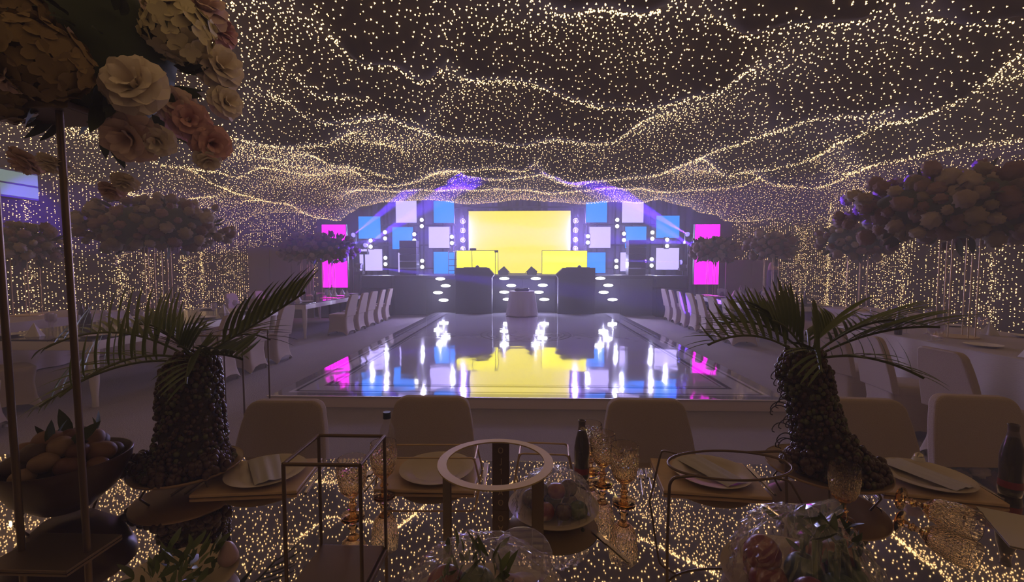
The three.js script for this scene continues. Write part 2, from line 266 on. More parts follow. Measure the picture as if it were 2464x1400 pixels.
function booth(x, label, steps) {
  const g = thing('music_booth', label, 'booth', [x, 0.135, -13.55]);
  const m = mat([0.02, 0.02, 0.03], { roughness: 0.6 });
  part(g, 'front', new THREE.ExtrudeGeometry(new THREE.Shape([[-0.55, 0], [0.55, 0], [0.55, 1.08], ...steps, [-0.55, 1.08]].map((q) => new THREE.Vector2(...q))), { depth: 0.34, bevelEnabled: true, bevelSize: 0.01, bevelThickness: 0.01, bevelSegments: 1 }).translate(0, 0, -0.17), m);
  part(g, 'top_board', box(0.7, 0.03, 0.3, 0.05, 1.39, 0), M.blackMetal);
  part(g, 'desk_lamp', new THREE.SphereGeometry(0.06, 12, 8, 0, 6.3, 0, 1.6), M.blackMetal, [0.1, 1.405, 0]);
}
booth(-1.59, 'dark music booth with stepped outline left of the stage centre', [[0.62, 1.18], [0.45, 1.38], [-0.55, 1.38]]);
booth(1.54, 'dark music booth with slanted side right of the stage centre', [[0.55, 1.38], [-0.4, 1.38], [-0.62, 1.18]]);
const wedge = new THREE.ExtrudeGeometry(new THREE.Shape([[-0.13, 0], [0.13, 0], [0.17, 0.1], [0.02, 0.27], [-0.16, 0.12]].map((q) => new THREE.Vector2(...q))), { depth: 0.35, bevelEnabled: true, bevelSize: 0.008, bevelThickness: 0.008, bevelSegments: 1 });
for (const [x, s] of [[-0.72, 'left'], [0.2, 'right']]) { const g = thing('monitor_wedge', `small black wedge loudspeaker at the ${s} foot of the big yellow screen`, 'loudspeaker', [x, 1.29, -14.45]); part(g, 'body', wedge, M.black, null, null, [s === 'left' ? 1 : -1, 1, 1]); part(g, 'grille', box(0.2, 0.02, 0.3, 0, 0.2, 0.18), M.blackMetal, null, [0, 0, s === 'left' ? -0.8 : 0.8]); }
{
  const g = thing('keyboard_rack', 'slim metal rack with rungs left of the left low yellow screen', 'rack', [-2.38, 1.29, -14.3]);
  for (const s of [-0.13, 0.13]) part(g, 'upright', bar([s, 0, 0], [s, 0.78, 0], 0.012), mat([0.4, 0.42, 0.5], { metalness: 0.7, roughness: 0.35 }));
  for (const y of [0.14, 0.3, 0.5, 0.74]) part(g, 'rung', bar([-0.13, y, 0], [0.13, y, 0], 0.011), M.blackMetal);
  for (const [x, y, w] of [[-1.75, 2.12, 0.22], [-0.99, 2.05, 0.12]]) {
    const m = thing('microphone_stand', x < -1.5 ? 'microphone boom rising above the left low yellow screen' : 'microphone boom at the right corner of the left yellow screen', 'stand', [x, 1.29, -14.35]);
    part(m, 'pole', bar([0, 0.02, 0], [0, y - 1.3, 0], 0.01), M.blackMetal); part(m, 'base', cyl(0.08, 0.085, 0.02, 20, 0, 0.012, 0), M.blackMetal); part(m, 'microphone', box(w, 0.07, 0.06, 0.03, y - 1.29, 0, 0.02), M.black);
  }
}
{
  const g = thing('lectern_table', 'small table under a pale grey cloth before the stage centre', 'table', [-0.11, 0.135, -12.9]);
  part(g, 'cloth', displace(new THREE.CylinderGeometry(0.37, 0.46, 0.68, 64, 10).translate(0, 0.35, 0), (v) => { const a = Math.atan2(v.z, v.x), k = 1 + 0.04 * (1 - v.y / 0.7) * Math.sin(a * 11); v.x *= k; v.z *= k; }), mat([0.42, 0.39, 0.40], { roughness: 0.9 }));
  part(g, 'top', cyl(0.375, 0.375, 0.02, 40, 0, 0.7, 0), mat([0.42, 0.39, 0.40], { roughness: 0.9 }));
  const e = thing('mixing_deck', 'small dark mixing deck lying on the cloth covered table', 'equipment', [-0.11, 0.85, -12.9]);
  part(e, 'body', box(0.42, 0.07, 0.28, 0, 0.036, 0, 0.015), M.black); for (const x of [-0.12, 0.12]) part(e, 'disc', cyl(0.07, 0.07, 0.02, 20, x, 0.08, 0), M.blackMetal);
}
// moving heads: each a lamp on a yoke and a narrow blue beam
M.lens = glow(0.2, 0.15, 1, 3);
function movingHead(label, p, aim, cd, angle, onPole) {
  const g = thing('moving_head_light', label, 'stage light', p, 0, 'moving head lamps');
  const d = V(...aim).sub(V(...p)).normalize(), q = new THREE.Quaternion().setFromUnitVectors(V(0, 0, 1), d);
  const head = part(g, 'head', merge([cyl(0.09, 0.08, 0.2, 16).rotateX(Math.PI / 2), new THREE.SphereGeometry(0.085, 14, 10).translate(0, 0, -0.09)]), M.black); head.quaternion.copy(q);
  part(head, 'lens', new THREE.SphereGeometry(0.075, 16, 8).scale(1, 1, 0.25), M.lens, [0, 0, 0.1]);
  for (const s of [-0.12, 0.12]) part(g, 'yoke_arm', box(0.025, 0.24, 0.07, s, -0.08, 0), M.blackMetal);
  part(g, 'base', box(0.28, 0.1, 0.22, 0, -0.23, 0, 0.02), M.black);
  if (onPole) part(g, 'pole', bar([0, -0.28, 0], [0, -p[1] + 0.01, 0], 0.03), M.blackMetal);
  const s = new THREE.SpotLight(rgb(0.10, 0.02, 1), cd * 16, 0, angle, 0.25); const o = V(...p).addScaledVector(d, 0.16); s.position.copy(o); s.target.position.set(...aim); s.castShadow = true; s.name = 'beam'; scene.add(s, s.target);
}
movingHead('moving head lamp with a white core, right of the large blue screen', [5.2, 2.56, -14.3], [2.3, 3.5, -11.6], 900, 0.06, true);
movingHead('moving head lamp below the white-cored one on the right', [5.5, 2.1, -14.3], [1.0, 3.55, -9.6], 500, 0.05, true);
movingHead('lowest moving head lamp on the right beside the low lilac screen', [5.15, 1.7, -14.6], [-4.35, 1.9, -11.0], 330, 0.03, true);
movingHead('moving head lamp on the far right, turned to the left wall', [5.9, 2.3, -14.4], [-8.95, 2.45, -7.6], 420, 0.05, true);
movingHead('moving head lamp at the left of the large blue screen', [-5.75, 2.57, -14.5], [-3.5, 3.5, -12.4], 700, 0.05, true);
movingHead('moving head lamp just under the large blue screen on the left', [-5.45, 2.25, -14.75], [-2.1, 3.5, -11.7], 600, 0.06, true);
movingHead('low moving head lamp on the left, turned to the right chairs', [-5.45, 1.58, -14.3], [4.1, 0.62, -11.2], 330, 0.035, true);
movingHead('outermost moving head lamp on the left, turned to the large bouquet', [-6.15, 2.3, -14.4], [4.6, 2.45, -5.2], 300, 0.03, true);

// ---------- dance floor ----------
function floorPrint() {
  const c = document.createElement('canvas'); c.width = 640; c.height = 1024; const g = c.getContext('2d'), X = (m) => m / 5.7 * 640, Y = (m) => m / 9.1 * 1024;
  g.fillStyle = '#cfcbd6'; g.fillRect(0, 0, 640, 1024);
  const line = (o, w, col) => { g.strokeStyle = col; g.lineWidth = X(w); g.strokeRect(X(o), Y(o), 640 - 2 * X(o), 1024 - 2 * Y(o)); };
  line(0.07, 0.14, '#8d8890'); line(0.2, 0.03, '#4c4852'); line(0.33, 0.16, '#d8d4de'); line(0.45, 0.05, '#55505c'); line(0.52, 0.02, '#77727e');
  g.translate(320, 512); g.scale(X(1), Y(1)); g.strokeStyle = '#77737f'; g.lineWidth = 0.025;
  for (const r of [0.95, 0.82, 0.34]) { g.beginPath(); g.arc(0, 0, r, 0, 7); g.stroke(); }
  for (let i = 0; i < 8; i++) { g.save(); g.rotate(i * Math.PI / 4); g.lineWidth = 0.03; g.beginPath(); g.moveTo(0.34, 0); g.bezierCurveTo(0.5, 0.3, 0.75, 0.25, 0.7, 0.02); g.bezierCurveTo(0.66, -0.12, 0.52, -0.1, 0.55, 0.04); g.stroke(); g.restore(); }
  for (const s of [-1, 1]) { g.lineWidth = 0.03; g.beginPath(); g.moveTo(s * 1.0, 0); g.bezierCurveTo(s * 1.3, 0.35, s * 1.6, 0.3, s * 1.75, 0.05); g.bezierCurveTo(s * 1.8, -0.15, s * 1.5, -0.2, s * 1.5, 0); g.moveTo(s * 1.0, 0.1); g.bezierCurveTo(s * 1.3, -0.35, s * 1.7, -0.3, s * 2.0, -0.02); g.stroke(); }
  g.font = 'bold 0.42px serif'; 
  const t = new THREE.CanvasTexture(c); t.colorSpace = THREE.SRGBColorSpace; t.magFilter = THREE.LinearFilter; return t;
}
{
  const g = thing('dance_floor', 'glossy pale dance floor with printed border and medallion before the stage', 'dance floor', [0, 0, -9.27]);
  part(g, 'platform', box(5.7, 0.12, 9.1, 0, 0.0605, 0, 0.008), mat([0.62, 0.50, 0.42], { roughness: 0.6 }));
  part(g, 'gloss_sheet', new THREE.PlaneGeometry(5.68, 9.08, 1, 1).rotateX(-Math.PI / 2).translate(0, 0.1245, 0), phys([1, 1, 1], { map: floorPrint(), roughness: 0.06, metalness: 0.45, bumpMap: rep(wavy, 2, 5), bumpScale: 0.004 }));
  part(g, 'metal_trim', box(5.72, 0.014, 0.03, 0, 0.124, 4.55), mat([0.6, 0.55, 0.55], { metalness: 0.7, roughness: 0.35 }));
}

// ---------- chairs ----------
const cloth = (c) => mat(c, { roughness: 0.85, bumpMap: rep(weave, 6, 6), bumpScale: 0.0015 });
M.chairCloth = cloth([0.38, 0.30, 0.245]);
M.linen = cloth([0.55, 0.50, 0.47]);
function backCover() {   // a rounded panel, narrower on top, leaning back
  const s = new THREE.Shape(), w0 = 0.215, w1 = 0.175, h = 0.475, r = 0.055;
  s.moveTo(-w0, 0); s.lineTo(w0, 0); s.bezierCurveTo(w0, h * 0.5, w1 + 0.012, h * 0.8, w1, h - r); s.quadraticCurveTo(w1 - 0.004, h, w1 - r, h); s.lineTo(-w1 + r, h); s.quadraticCurveTo(-w1 + 0.004, h, -w1, h - r); s.bezierCurveTo(-w1 - 0.012, h * 0.8, -w0, h * 0.5, -w0, 0);
  const g = new THREE.ExtrudeGeometry(s, { depth: 0.03, bevelEnabled: true, bevelSize: 0.012, bevelThickness: 0.014, bevelSegments: 3, curveSegments: 10 });
  return displace(mergeVertices(g.translate(0, 0.43, -0.235)), (v) => { const k = Math.max(0, v.y - 0.43); v.z -= 0.16 * k + 0.10 * k * k - 0.35 * v.x * v.x * (1 - k); });
}
function skirtCover() {   // stretch cover: tight under the seat, flaring to the four feet, hem arched between them
  const loop = (t, hx, hz, cz) => { const a = t * 2 * Math.PI + Math.PI / 4, p = 0.28, c = Math.cos(a), s = Math.sin(a); return [hx * Math.sign(c) * Math.abs(c) ** p, cz + hz * Math.sign(s) * Math.abs(s) ** p]; };
  const rows = [[0.478, 0.0005, 0.0005], [0.48, 0.19, 0.2], [0.465, 0.215, 0.225], [0.41, 0.212, 0.222], [0.30, 0.20, 0.21], [0.15, 0.212, 0.225], [0, 0.245, 0.262]];
  return gridSurface(64, 6, (u, v) => { const i = Math.round(v * 6), [y, hx, hz] = rows[i]; const [x, z] = loop(u, hx, hz, 0); const mid = Math.abs(Math.cos(4 * Math.PI * u * 1)); const hem = i === 6 ? 0.012 + 0.085 * (1 - mid) : y; return [x * (i >= 4 ? 1 - 0.07 * (1 - mid) : 1), hem, z * (i >= 4 ? 1 - 0.07 * (1 - mid) : 1)]; });
}
const chairBackGeo = backCover(), chairSkirtGeo = skirtCover(), footGeo = cyl(0.018, 0.022, 0.03, 10);
const rodMat = mat([0.3, 0.28, 0.27], { metalness: 0.7, roughness: 0.4 });
function chair(label, x, z, turn, group) {
  const g = thing('banquet_chair', label, 'chair', [x, 0, z], turn, group);
  part(g, 'back_cover', chairBackGeo, M.chairCloth); part(g, 'seat_cover', chairSkirtGeo, M.chairCloth);
  for (const [a, b] of [[-1, -1], [1, -1], [-1, 1], [1, 1]]) part(g, 'foot', footGeo, rodMat, [a * 0.2, 0.016, b * 0.215]);
  return g;
}
// across the near table
chair('covered chair across the mirrored table, behind the left palm of fruit', -1.13, -1.72, 0.02, 'chairs across the near table');
chair('covered chair across the mirrored table, behind the square wire frame', -0.455, -1.80, 0, 'chairs across the near table');
chair('covered chair across the mirrored table, behind the tall cut goblets', 0.575, -1.79, 0, 'chairs across the near table');
chair('covered chair across the mirrored table, just right of the right palm of fruit', 1.6, -1.83, -0.06, 'chairs across the near table');
chair('covered chair across the mirrored table, at the right edge of the view', 2.17, -1.90, -0.1, 'chairs across the near table');
// beside the dance floor
const NL = -Math.PI / 2, NR = Math.PI / 2;
const wordsL = ['nearest of the chairs left of the dance floor, half behind the palm leaves', 'second', 'third', 'fourth', 'fifth', 'sixth'];
chair('pale covered chair left of the dance floor, half hidden by palm leaves', -4.22, -5.75, NL, 'chairs left of the dance floor');
chair('pale covered chair left of the dance floor, nearest in full view', -4.22, -6.42, NL, 'chairs left of the dance floor');
chair('pale covered chair left of the dance floor, just before the gap by the table leg', -4.2, -7.08, NL, 'chairs left of the dance floor');
['first beyond the table leg', 'second beyond the table leg', 'third beyond the table leg', 'fourth beyond the table leg', 'last one beside the stage'].forEach((w, i) => chair('covered chair left of the dance floor, ' + w, -4.25, -10.0 - i * 0.68, NL + rr(-0.08, 0.08), 'chairs left of the dance floor'));
['nearest one among the palm leaves', 'second from the palm leaves', 'third from the palm leaves', 'lit blue, nearer one', 'lit blue, farther one', 'last but one beside the stage', 'last one beside the stage'].forEach((w, i) => chair('covered chair right of the dance floor, ' + w, 4.3, -8.9 - i * 0.66, NR + rr(-0.08, 0.08), 'chairs right of the dance floor'));
['farthest of three at the right table, back creased', 'middle of three at the right table', 'nearest of three at the right table'].forEach((w, i) => chair('covered chair ' + w, 3.52, -4.85 + i * 0.68, NR + [0.25, -0.1, 0.05][i], 'chairs at the right table'));
for (let i = 0; i < 2; i++) chair(['covered chair in the dark at the far left edge of the view', 'pale covered chair at the far left, beside the white napkin'][i], [-5.1, -5.6][i], [-3.75, -4.5][i], [2.2, 2.6][i], 'chairs at the far left');
for (let i = 0; i < 3; i++) chair(['covered chair at the end of the left table with the bare leg', 'covered chair on the wall side of the left far table, nearer', 'covered chair on the wall side of the left far table, farther'][i], [-5.35, -6.75, -6.75][i], [-8.95, -10.3, -11.4][i], [Math.PI, NR, NR][i], 'chairs at the left far table');

// ---------- side tables ----------
M.tableWhite = cloth([0.42, 0.36, 0.32]);
M.tableRim = mat([0.62, 0.57, 0.52], { roughness: 0.4 });
M.darkTop = phys([0.06, 0.05, 0.05], { roughness: 0.12, metalness: 0.3 });
function longTable(label, x, z, w, d) {
  const g = thing('banquet_table', label, 'table', [x, 0, z]);
  part(g, 'table_top', box(w, 0.02, d, 0, 0.75, 0, 0.004), M.darkTop);
  for (const s of [-1, 1]) { part(g, 'apron', box(0.04, 0.1, d, s * (w / 2 - 0.02), 0.69, 0), M.tableRim); part(g, 'apron', box(w - 0.08, 0.1, 0.04, 0, 0.69, s * (d / 2 - 0.02)), M.tableRim); }
  for (const [a, b] of [[-1, -1], [1, -1], [-1, 1], [1, 1]]) part(g, 'leg', lathe([[0.001, 0.001], [0.03, 0.002], [0.028, 0.1], [0.045, 0.3], [0.05, 0.55], [0.06, 0.64]], 14), M.tableRim, [a * (w / 2 - 0.06), 0, b * (d / 2 - 0.06)]);
  return g;
}
function clothTable(label, x, z, w, d) {
  const g = thing('cloth_table', label, 'table', [x, 0, z]);
  part(g, 'table_top', box(w, 0.03, d, 0, 0.745, 0, 0.01), M.tableWhite);
  const L = 2 * (w + d);
  part(g, 'skirt', gridSurface(360, 5, (u, v) => {
    let s = u * L, x0, z0, nx = 0, nz0 = 0; if (s < w) { x0 = -w / 2 + s; z0 = d / 2; nz0 = 1; } else if (s < w + d) { x0 = w / 2; z0 = d / 2 - (s - w); nx = 1; } else if (s < 2 * w + d) { x0 = w / 2 - (s - w - d); z0 = -d / 2; nz0 = -1; } else { x0 = -w / 2; z0 = -d / 2 + (s - 2 * w - d); nx = -1; }
    const o = (0.01 + 0.045 * (1 - v)) * (0.5 + 0.5 * Math.sin(u * L * 14 + 1.5 * nz(u * L * 1.3, 0))); return [x0 + nx * o, 0.02 + 0.73 * v, z0 + nz0 * o]; }), M.tableWhite);
  return g;
}
longTable('long side table left of the dance floor near the stage, pale rim and turned legs', -5.45, -11.1, 1.5, 3.7);
longTable('long side table right of the dance floor near the stage', 5.5, -11.0, 1.5, 3.7);
longTable('long dark side table on the left behind the near palm', -5.45, -6.4, 1.5, 3.6);
clothTable('white cloth table on the right beside the creased chair', 5.05, -4.6, 1.6, 3.6);
clothTable('cloth table in the dark at the far left by the light curtain', -7.9, -6.6, 1.2, 2.4);
clothTable('cloth table far right below the small pale bouquet', 6.3, -8.2, 0.9, 1.5);
// small tableware on the side tables
const sGlassGeo = lathe([[0.001, 0.002], [0.034, 0.003], [0.006, 0.012], [0.005, 0.08], [0.034, 0.11], [0.042, 0.15], [0.038, 0.2], [0.036, 0.2], [0.039, 0.15], [0.03, 0.112], [0.001, 0.1]], 14);
const sPlateGeo = lathe([[0.001, 0.003], [0.08, 0.004], [0.14, 0.02], [0.142, 0.024], [0.08, 0.009], [0.001, 0.008]], 24);
const sBottleGeo = lathe([[0.001, 0.001], [0.036, 0.002], [0.037, 0.15], [0.03, 0.19], [0.014, 0.23], [0.013, 0.29], [0.001, 0.291]], 14);
const sNapkinGeo = displace(new THREE.ConeGeometry(0.07, 0.16, 20, 4, true).translate(0, 0.081, 0), (v) => { const a = Math.atan2(v.z, v.x); const k = 1 + 0.25 * Math.sin(a * 5); v.x *= k; v.z *= k; });
M.tumbler = phys([0.85, 0.82, 0.85], { roughness: 0.08, transmission: 0.85, thickness: 0, ior: 1.5 });
M.plate = phys([0.62, 0.58, 0.55], { roughness: 0.25 });
M.bottleDark = phys([0.02, 0.012, 0.01], { roughness: 0.12 });
M.napkin = cloth([0.6, 0.56, 0.54]);
function setOut(x, z, w, d, top, place, n) {
  const spots = [];
  const free = (px, pz, r) => { if (spots.some(([a, b, q]) => Math.hypot(a - px, b - pz) < r + q)) return false; spots.push([px, pz, r]); return true; };
  const scatter = (count, r, edge, fn) => { let made = 0; for (let t = 0; t < 400 && made < count; t++) { const px = x + rr(-1, 1) * (w / 2 - r - 0.02), pz = z + rr(-1, 1) * (d / 2 - r - 0.02); if (edge && Math.abs(px - x) < w / 2 - 0.3) continue; if (free(px, pz, r)) { fn(px, pz); made++; } } };
  free(x, z, 0.2);
  scatter(Math.round(n * 0.9), 0.145, true, (a, b) => single('dinner_plate', sPlateGeo, M.plate, 'dinner plate laid on ' + place, 'plate', [a, top, b], 0, 'plates on ' + place));
  scatter(n * 2, 0.045, false, (a, b) => single('wine_glass', sGlassGeo, M.tumbler, 'stemmed glass standing on ' + place, 'glass', [a, top, b], 0, 'glasses on ' + place));
  scatter(Math.round(n * 0.4), 0.04, false, (a, b) => single('drink_bottle', sBottleGeo, M.bottleDark, 'dark bottle standing on ' + place, 'bottle', [a, top, b], 0, 'bottles on ' + place));
  scatter(Math.round(n * 0.6), 0.09, false, (a, b) => single('folded_napkin', sNapkinGeo, M.napkin, 'pale folded napkin standing on ' + place, 'napkin', [a, top, b], rr(0, 6), 'napkins on ' + place));
}
setOut(-5.45, -11.1, 1.5, 3.7, 0.761, 'the left far side table', 9); setOut(5.5, -11.0, 1.5, 3.7, 0.761, 'the right far side table', 9);
setOut(-5.45, -6.4, 1.5, 3.6, 0.761, 'the dark left side table', 9); setOut(5.05, -4.6, 1.6, 3.6, 0.761, 'the white right cloth table', 9);

// ---------- tall flower stands ----------
function blossom(seed, petals) { return displace(mergeVertices(plain(new THREE.IcosahedronGeometry(1, 3)).clone().deleteAttribute('normal').deleteAttribute('uv')), (v) => { const a = Math.atan2(v.z, v.x), b = Math.acos(Math.max(-1, Math.min(1, v.y))); const k = 0.72 + 0.32 * Math.abs(Math.sin(a * petals + seed + 2 * b)) * Math.abs(Math.sin(b * petals * 0.9 + seed)) + 0.16 * nz(v.x * 3 + seed, v.y * 3, v.z * 3); v.multiplyScalar(k); }); }
const blossomGeos = [blossom(1, 4), blossom(2, 5), blossom(3, 6)];
const petalTones = [[0.21, 0.155, 0.11], [0.19, 0.11, 0.085], [0.29, 0.235, 0.175], [0.14, 0.07, 0.055], [0.18, 0.14, 0.075]].map((c) => mat(c, { roughness: 0.8 }));
M.leaf = mat([0.04, 0.06, 0.022], { roughness: 0.8 });
const leafGeo = (() => { const s = new THREE.Shape(); s.moveTo(0, 0); s.quadraticCurveTo(0.32, 0.4, 0, 1); s.quadraticCurveTo(-0.32, 0.4, 0, 0); const g = new THREE.ShapeGeometry(s, 6); return displace(g, (v) => { v.z = 0.25 * v.y * v.y - 0.8 * v.x * v.x; }); })();
function foliage(n, rx, ry, rz, size) {
  const list = []; for (let i = 0; i < n; i++) { const d = V(rr(-1, 1), rr(-1, 1), rr(-1, 1)).normalize(); const g = leafGeo.clone(); const q = new THREE.Quaternion().setFromUnitVectors(V(0, 1, 0), d); g.applyMatrix4(new THREE.Matrix4().compose(V(d.x * rx * 0.8, d.y * ry * 0.8, d.z * rz * 0.8), q, V(1, 1, 1).multiplyScalar(size * rr(0.7, 1.4)))); list.push(g); }
  list.push(new THREE.SphereGeometry(1, 16, 10).scale(rx * 0.78, ry * 0.75, rz * 0.78)); return merge(list);
}
function flowerStand(label, x, y0, z, yc, rx, ry, rz, n, size, legs) {
  const g = thing('flower_stand', label, 'flowers', [x, y0, z], 0);
  const top = yc - ry * 0.6 - y0;
  for (let i = 0; i < legs; i++) { const a = i / legs * 6.283 + 0.6; part(g, 'rod', bar([0.16 * Math.cos(a), 0.01, 0.16 * Math.sin(a)], [0.16 * Math.cos(a), top, 0.16 * Math.sin(a)], 0.006), M.gold); }
  part(g, 'base_plate', cyl(0.2, 0.2, 0.012, 28, 0, 0.007, 0), M.gold); part(g, 'top_tray', cyl(0.2, 0.18, 0.03, 28, 0, top, 0), M.gold);
  const f = part(g, 'foliage', foliage(60, rx, ry, rz, 0.16), M.leaf, [0, yc - y0, 0]); f.userData = { kind: 'stuff' };
  for (let i = 0; i < n; i++) {
    const k = (i + 0.5) / n, b = Math.acos(1 - 1.85 * k), a = i * 2.39996; const d = [Math.sin(b) * Math.cos(a), Math.cos(b), Math.sin(b) * Math.sin(a)], q = rr(0.72, 1.12), s = size * rr(0.6, 1.3);
    part(g, 'blossom', blossomGeos[i % 3], petalTones[Math.floor(rnd() * 5)], [d[0] * rx * q, yc - y0 + d[1] * ry * q, d[2] * rz * q], [rr(0, 3), rr(0, 6), 0], [s, s * 0.85, s]);
  }
  return g;
}
flowerStand('wide blush flower arrangement on gold rods above the dark left table', -5.55, 0.76, -6.5, 2.15, 1.0, 0.42, 0.7, 150, 0.085, 6);
flowerStand('round flower arrangement at the far left beneath the blue light', -8.1, 0.76, -6.9, 1.9, 0.42, 0.32, 0.4, 60, 0.08, 4);
flowerStand('dim flower arrangement before the grey panel left of the magenta screens', -6.0, 0.76, -11.9, 2.05, 0.72, 0.38, 0.5, 80, 0.085, 5);
flowerStand('flower arrangement hiding the middle of the left magenta screens, one side blue', -4.95, 0.76, -10.9, 2.0, 0.70, 0.38, 0.45, 80, 0.085, 5);
flowerStand('flower arrangement overlapping the right magenta screens, tinged blue', 5.05, 0.76, -12.1, 2.0, 0.62, 0.36, 0.45, 80, 0.085, 5);
flowerStand('flower arrangement right of the right magenta screens, by the standing person', 5.72, 0.76, -10.5, 2.02, 0.52, 0.34, 0.42, 66, 0.085, 5);
flowerStand('small pale flower arrangement between the person and the large bouquet', 6.0, 0.76, -8.2, 2.03, 0.62, 0.36, 0.42, 70, 0.08, 5);
flowerStand('large dark flower arrangement with blue light on top at the right', 4.85, 0.76, -5.1, 2.2, 1.12, 0.44, 0.8, 190, 0.088, 6);
// grey partitions beside the stage
function partition(label, x, z, w, h) { const g = thing('partition_panel', label, 'partition', [x, 0, z]); const m = mat([0.16, 0.14, 0.16], { roughness: 0.85 }); const n = Math.round(w / 0.7); for (let i = 0; i < n; i++) part(g, 'panel', box(w / n - 0.01, h, 0.05, -w / 2 + (i + 0.5) * w / n, h / 2 + 0.004, 0), m); }
partition('plain grey partition left of the stage behind the dim flowers', -7.4, -13.12, 2.0, 2.13); partition('plain grey partition right of the stage behind the person', 6.6, -13.12, 1.5, 1.75);
{ // added glowing box standing in for an unidentified pale patch of light
  const g = thing('stand_in_light', 'added mint glowing box standing in for a pale lit patch high on the left wall beside the bouquet rod', 'lamp', [-8.62, 2.95, -7.3], Math.PI / 2);
  part(g, 'housing', box(0.66, 0.48, 0.08, 0, 0, -0.05, 0.01), M.black); part(g, 'bracket', box(0.1, 0.1, 0.3, 0, 0, -0.2), M.blackMetal);
  for (const y of [-0.11, 0.11]) part(g, 'diffuser', box(0.62, 0.19, 0.02, 0, y, 0, 0.004), glow(0.55, 0.78, 0.66, 0.32));
  const a = new THREE.RectAreaLight(rgb(0.55, 0.78, 0.66), 0.32, 0.62, 0.4); a.position.set(-8.6, 2.95, -7.3); a.lookAt(-5, 2.95, -7.3); a.name = 'stand_in_light_glow'; scene.add(a);
}

// ---------- near table with mirror top ----------
const T = 0.75;
{
  const g = thing('mirror_table', 'long table with mirrored top in the foreground reflecting the fairy lights', 'table', [0, 0, -1.11]);
  part(g, 'mirror_top', box(5.6, 0.012, 1.34, 0, T - 0.006, 0, 0.003), mat([0.80, 0.74, 0.68], { metalness: 1, roughness: 0.02 }));
  part(g, 'table_board', box(5.58, 0.03, 1.32, 0, T - 0.028, 0, 0.004), M.tableRim);
  for (const s of [-1, 1]) part(g, 'apron', box(5.5, 0.08, 0.03, 0, T - 0.083, s * 0.62), M.tableRim);
  for (const [a, b] of [[-2.6, -0.58], [2.6, -0.58], [-2.6, 0.58], [2.6, 0.58]]) part(g, 'leg', box(0.07, 0.7, 0.07, a, 0.352, b, 0.008), M.tableRim);
}
// ---------- palm towers of fruit ----------
M.frond = mat([0.11, 0.15, 0.035], { roughness: 0.36 });
M.frondDark = mat([0.07, 0.10, 0.03], { roughness: 0.4 });
M.stalk = mat([0.09, 0.11, 0.035], { roughness: 0.5 });
M.grape = phys([0.055, 0.022, 0.018], { roughness: 0.28 });
M.grapeGreen = phys([0.075, 0.08, 0.025], { roughness: 0.3 });
M.bark = mat([0.045, 0.028, 0.02], { roughness: 0.8, bumpMap: rep(grain, 3, 3), bumpScale: 0.01 });
const leafletGeo = gridSurface(4, 9, (u, v) => { const w = 0.05 * Math.sin(Math.PI * Math.min(1, v * 0.92 + 0.08)) ** 0.7 * (1 - 0.35 * v), x = (u - 0.5) * 2 * w; return [x, v, -0.22 * v * v + 0.55 * Math.abs(x) * 0.6]; });
function frond(g, base, tip, sag, n, len, m, rise = 0.55) {
  const a = V(...base), b = V(...tip), mid = a.clone().lerp(b, 0.5).add(V(0, sag, 0)), curve = new THREE.QuadraticBezierCurve3(a, mid, b);
  const f = part(g, 'frond', new THREE.TubeGeometry(curve, 18, 0.0042, 6), M.stalk);
  const up = V(0, 1, 0);
  n = Math.round(n * 0.72);
  for (let i = 0; i < n; i++) for (const s of [-1, 1]) {
    const t = 0.22 + 0.78 * (i + (s > 0 ? 0.5 : 0)) / n, p = curve.getPoint(Math.min(1, t)), tan = curve.getTangent(Math.min(1, t)).normalize();
    const side = tan.clone().cross(up).normalize().multiplyScalar(s), nor = side.clone().cross(tan).normalize();
    const d = tan.clone().multiplyScalar(0.62 + 0.5 * t).addScaledVector(side, 0.85 - 0.45 * t).addScaledVector(up, rise + rr(-0.1, 0.1)).normalize();
    const z = d.clone().cross(side).cross(d).normalize(), x = d.clone().cross(nor).normalize(), zz = x.clone().cross(d).normalize();
    const o = new THREE.Mesh(leafletGeo, m); o.name = 'leaflet'; const L = len * (0.55 + 0.9 * Math.sin(Math.PI * (0.15 + 0.75 * t))) * rr(0.88, 1.1) * 0.85;
    o.matrix.makeBasis(x, d, zz.y < 0 ? zz.negate() : zz); o.quaternion.setFromRotationMatrix(o.matrix); o.position.copy(p); o.scale.set(L, L, L); f.add(finish(o));
  }
  return f;
}
const grapeGeo = new THREE.SphereGeometry(1, 10, 8);
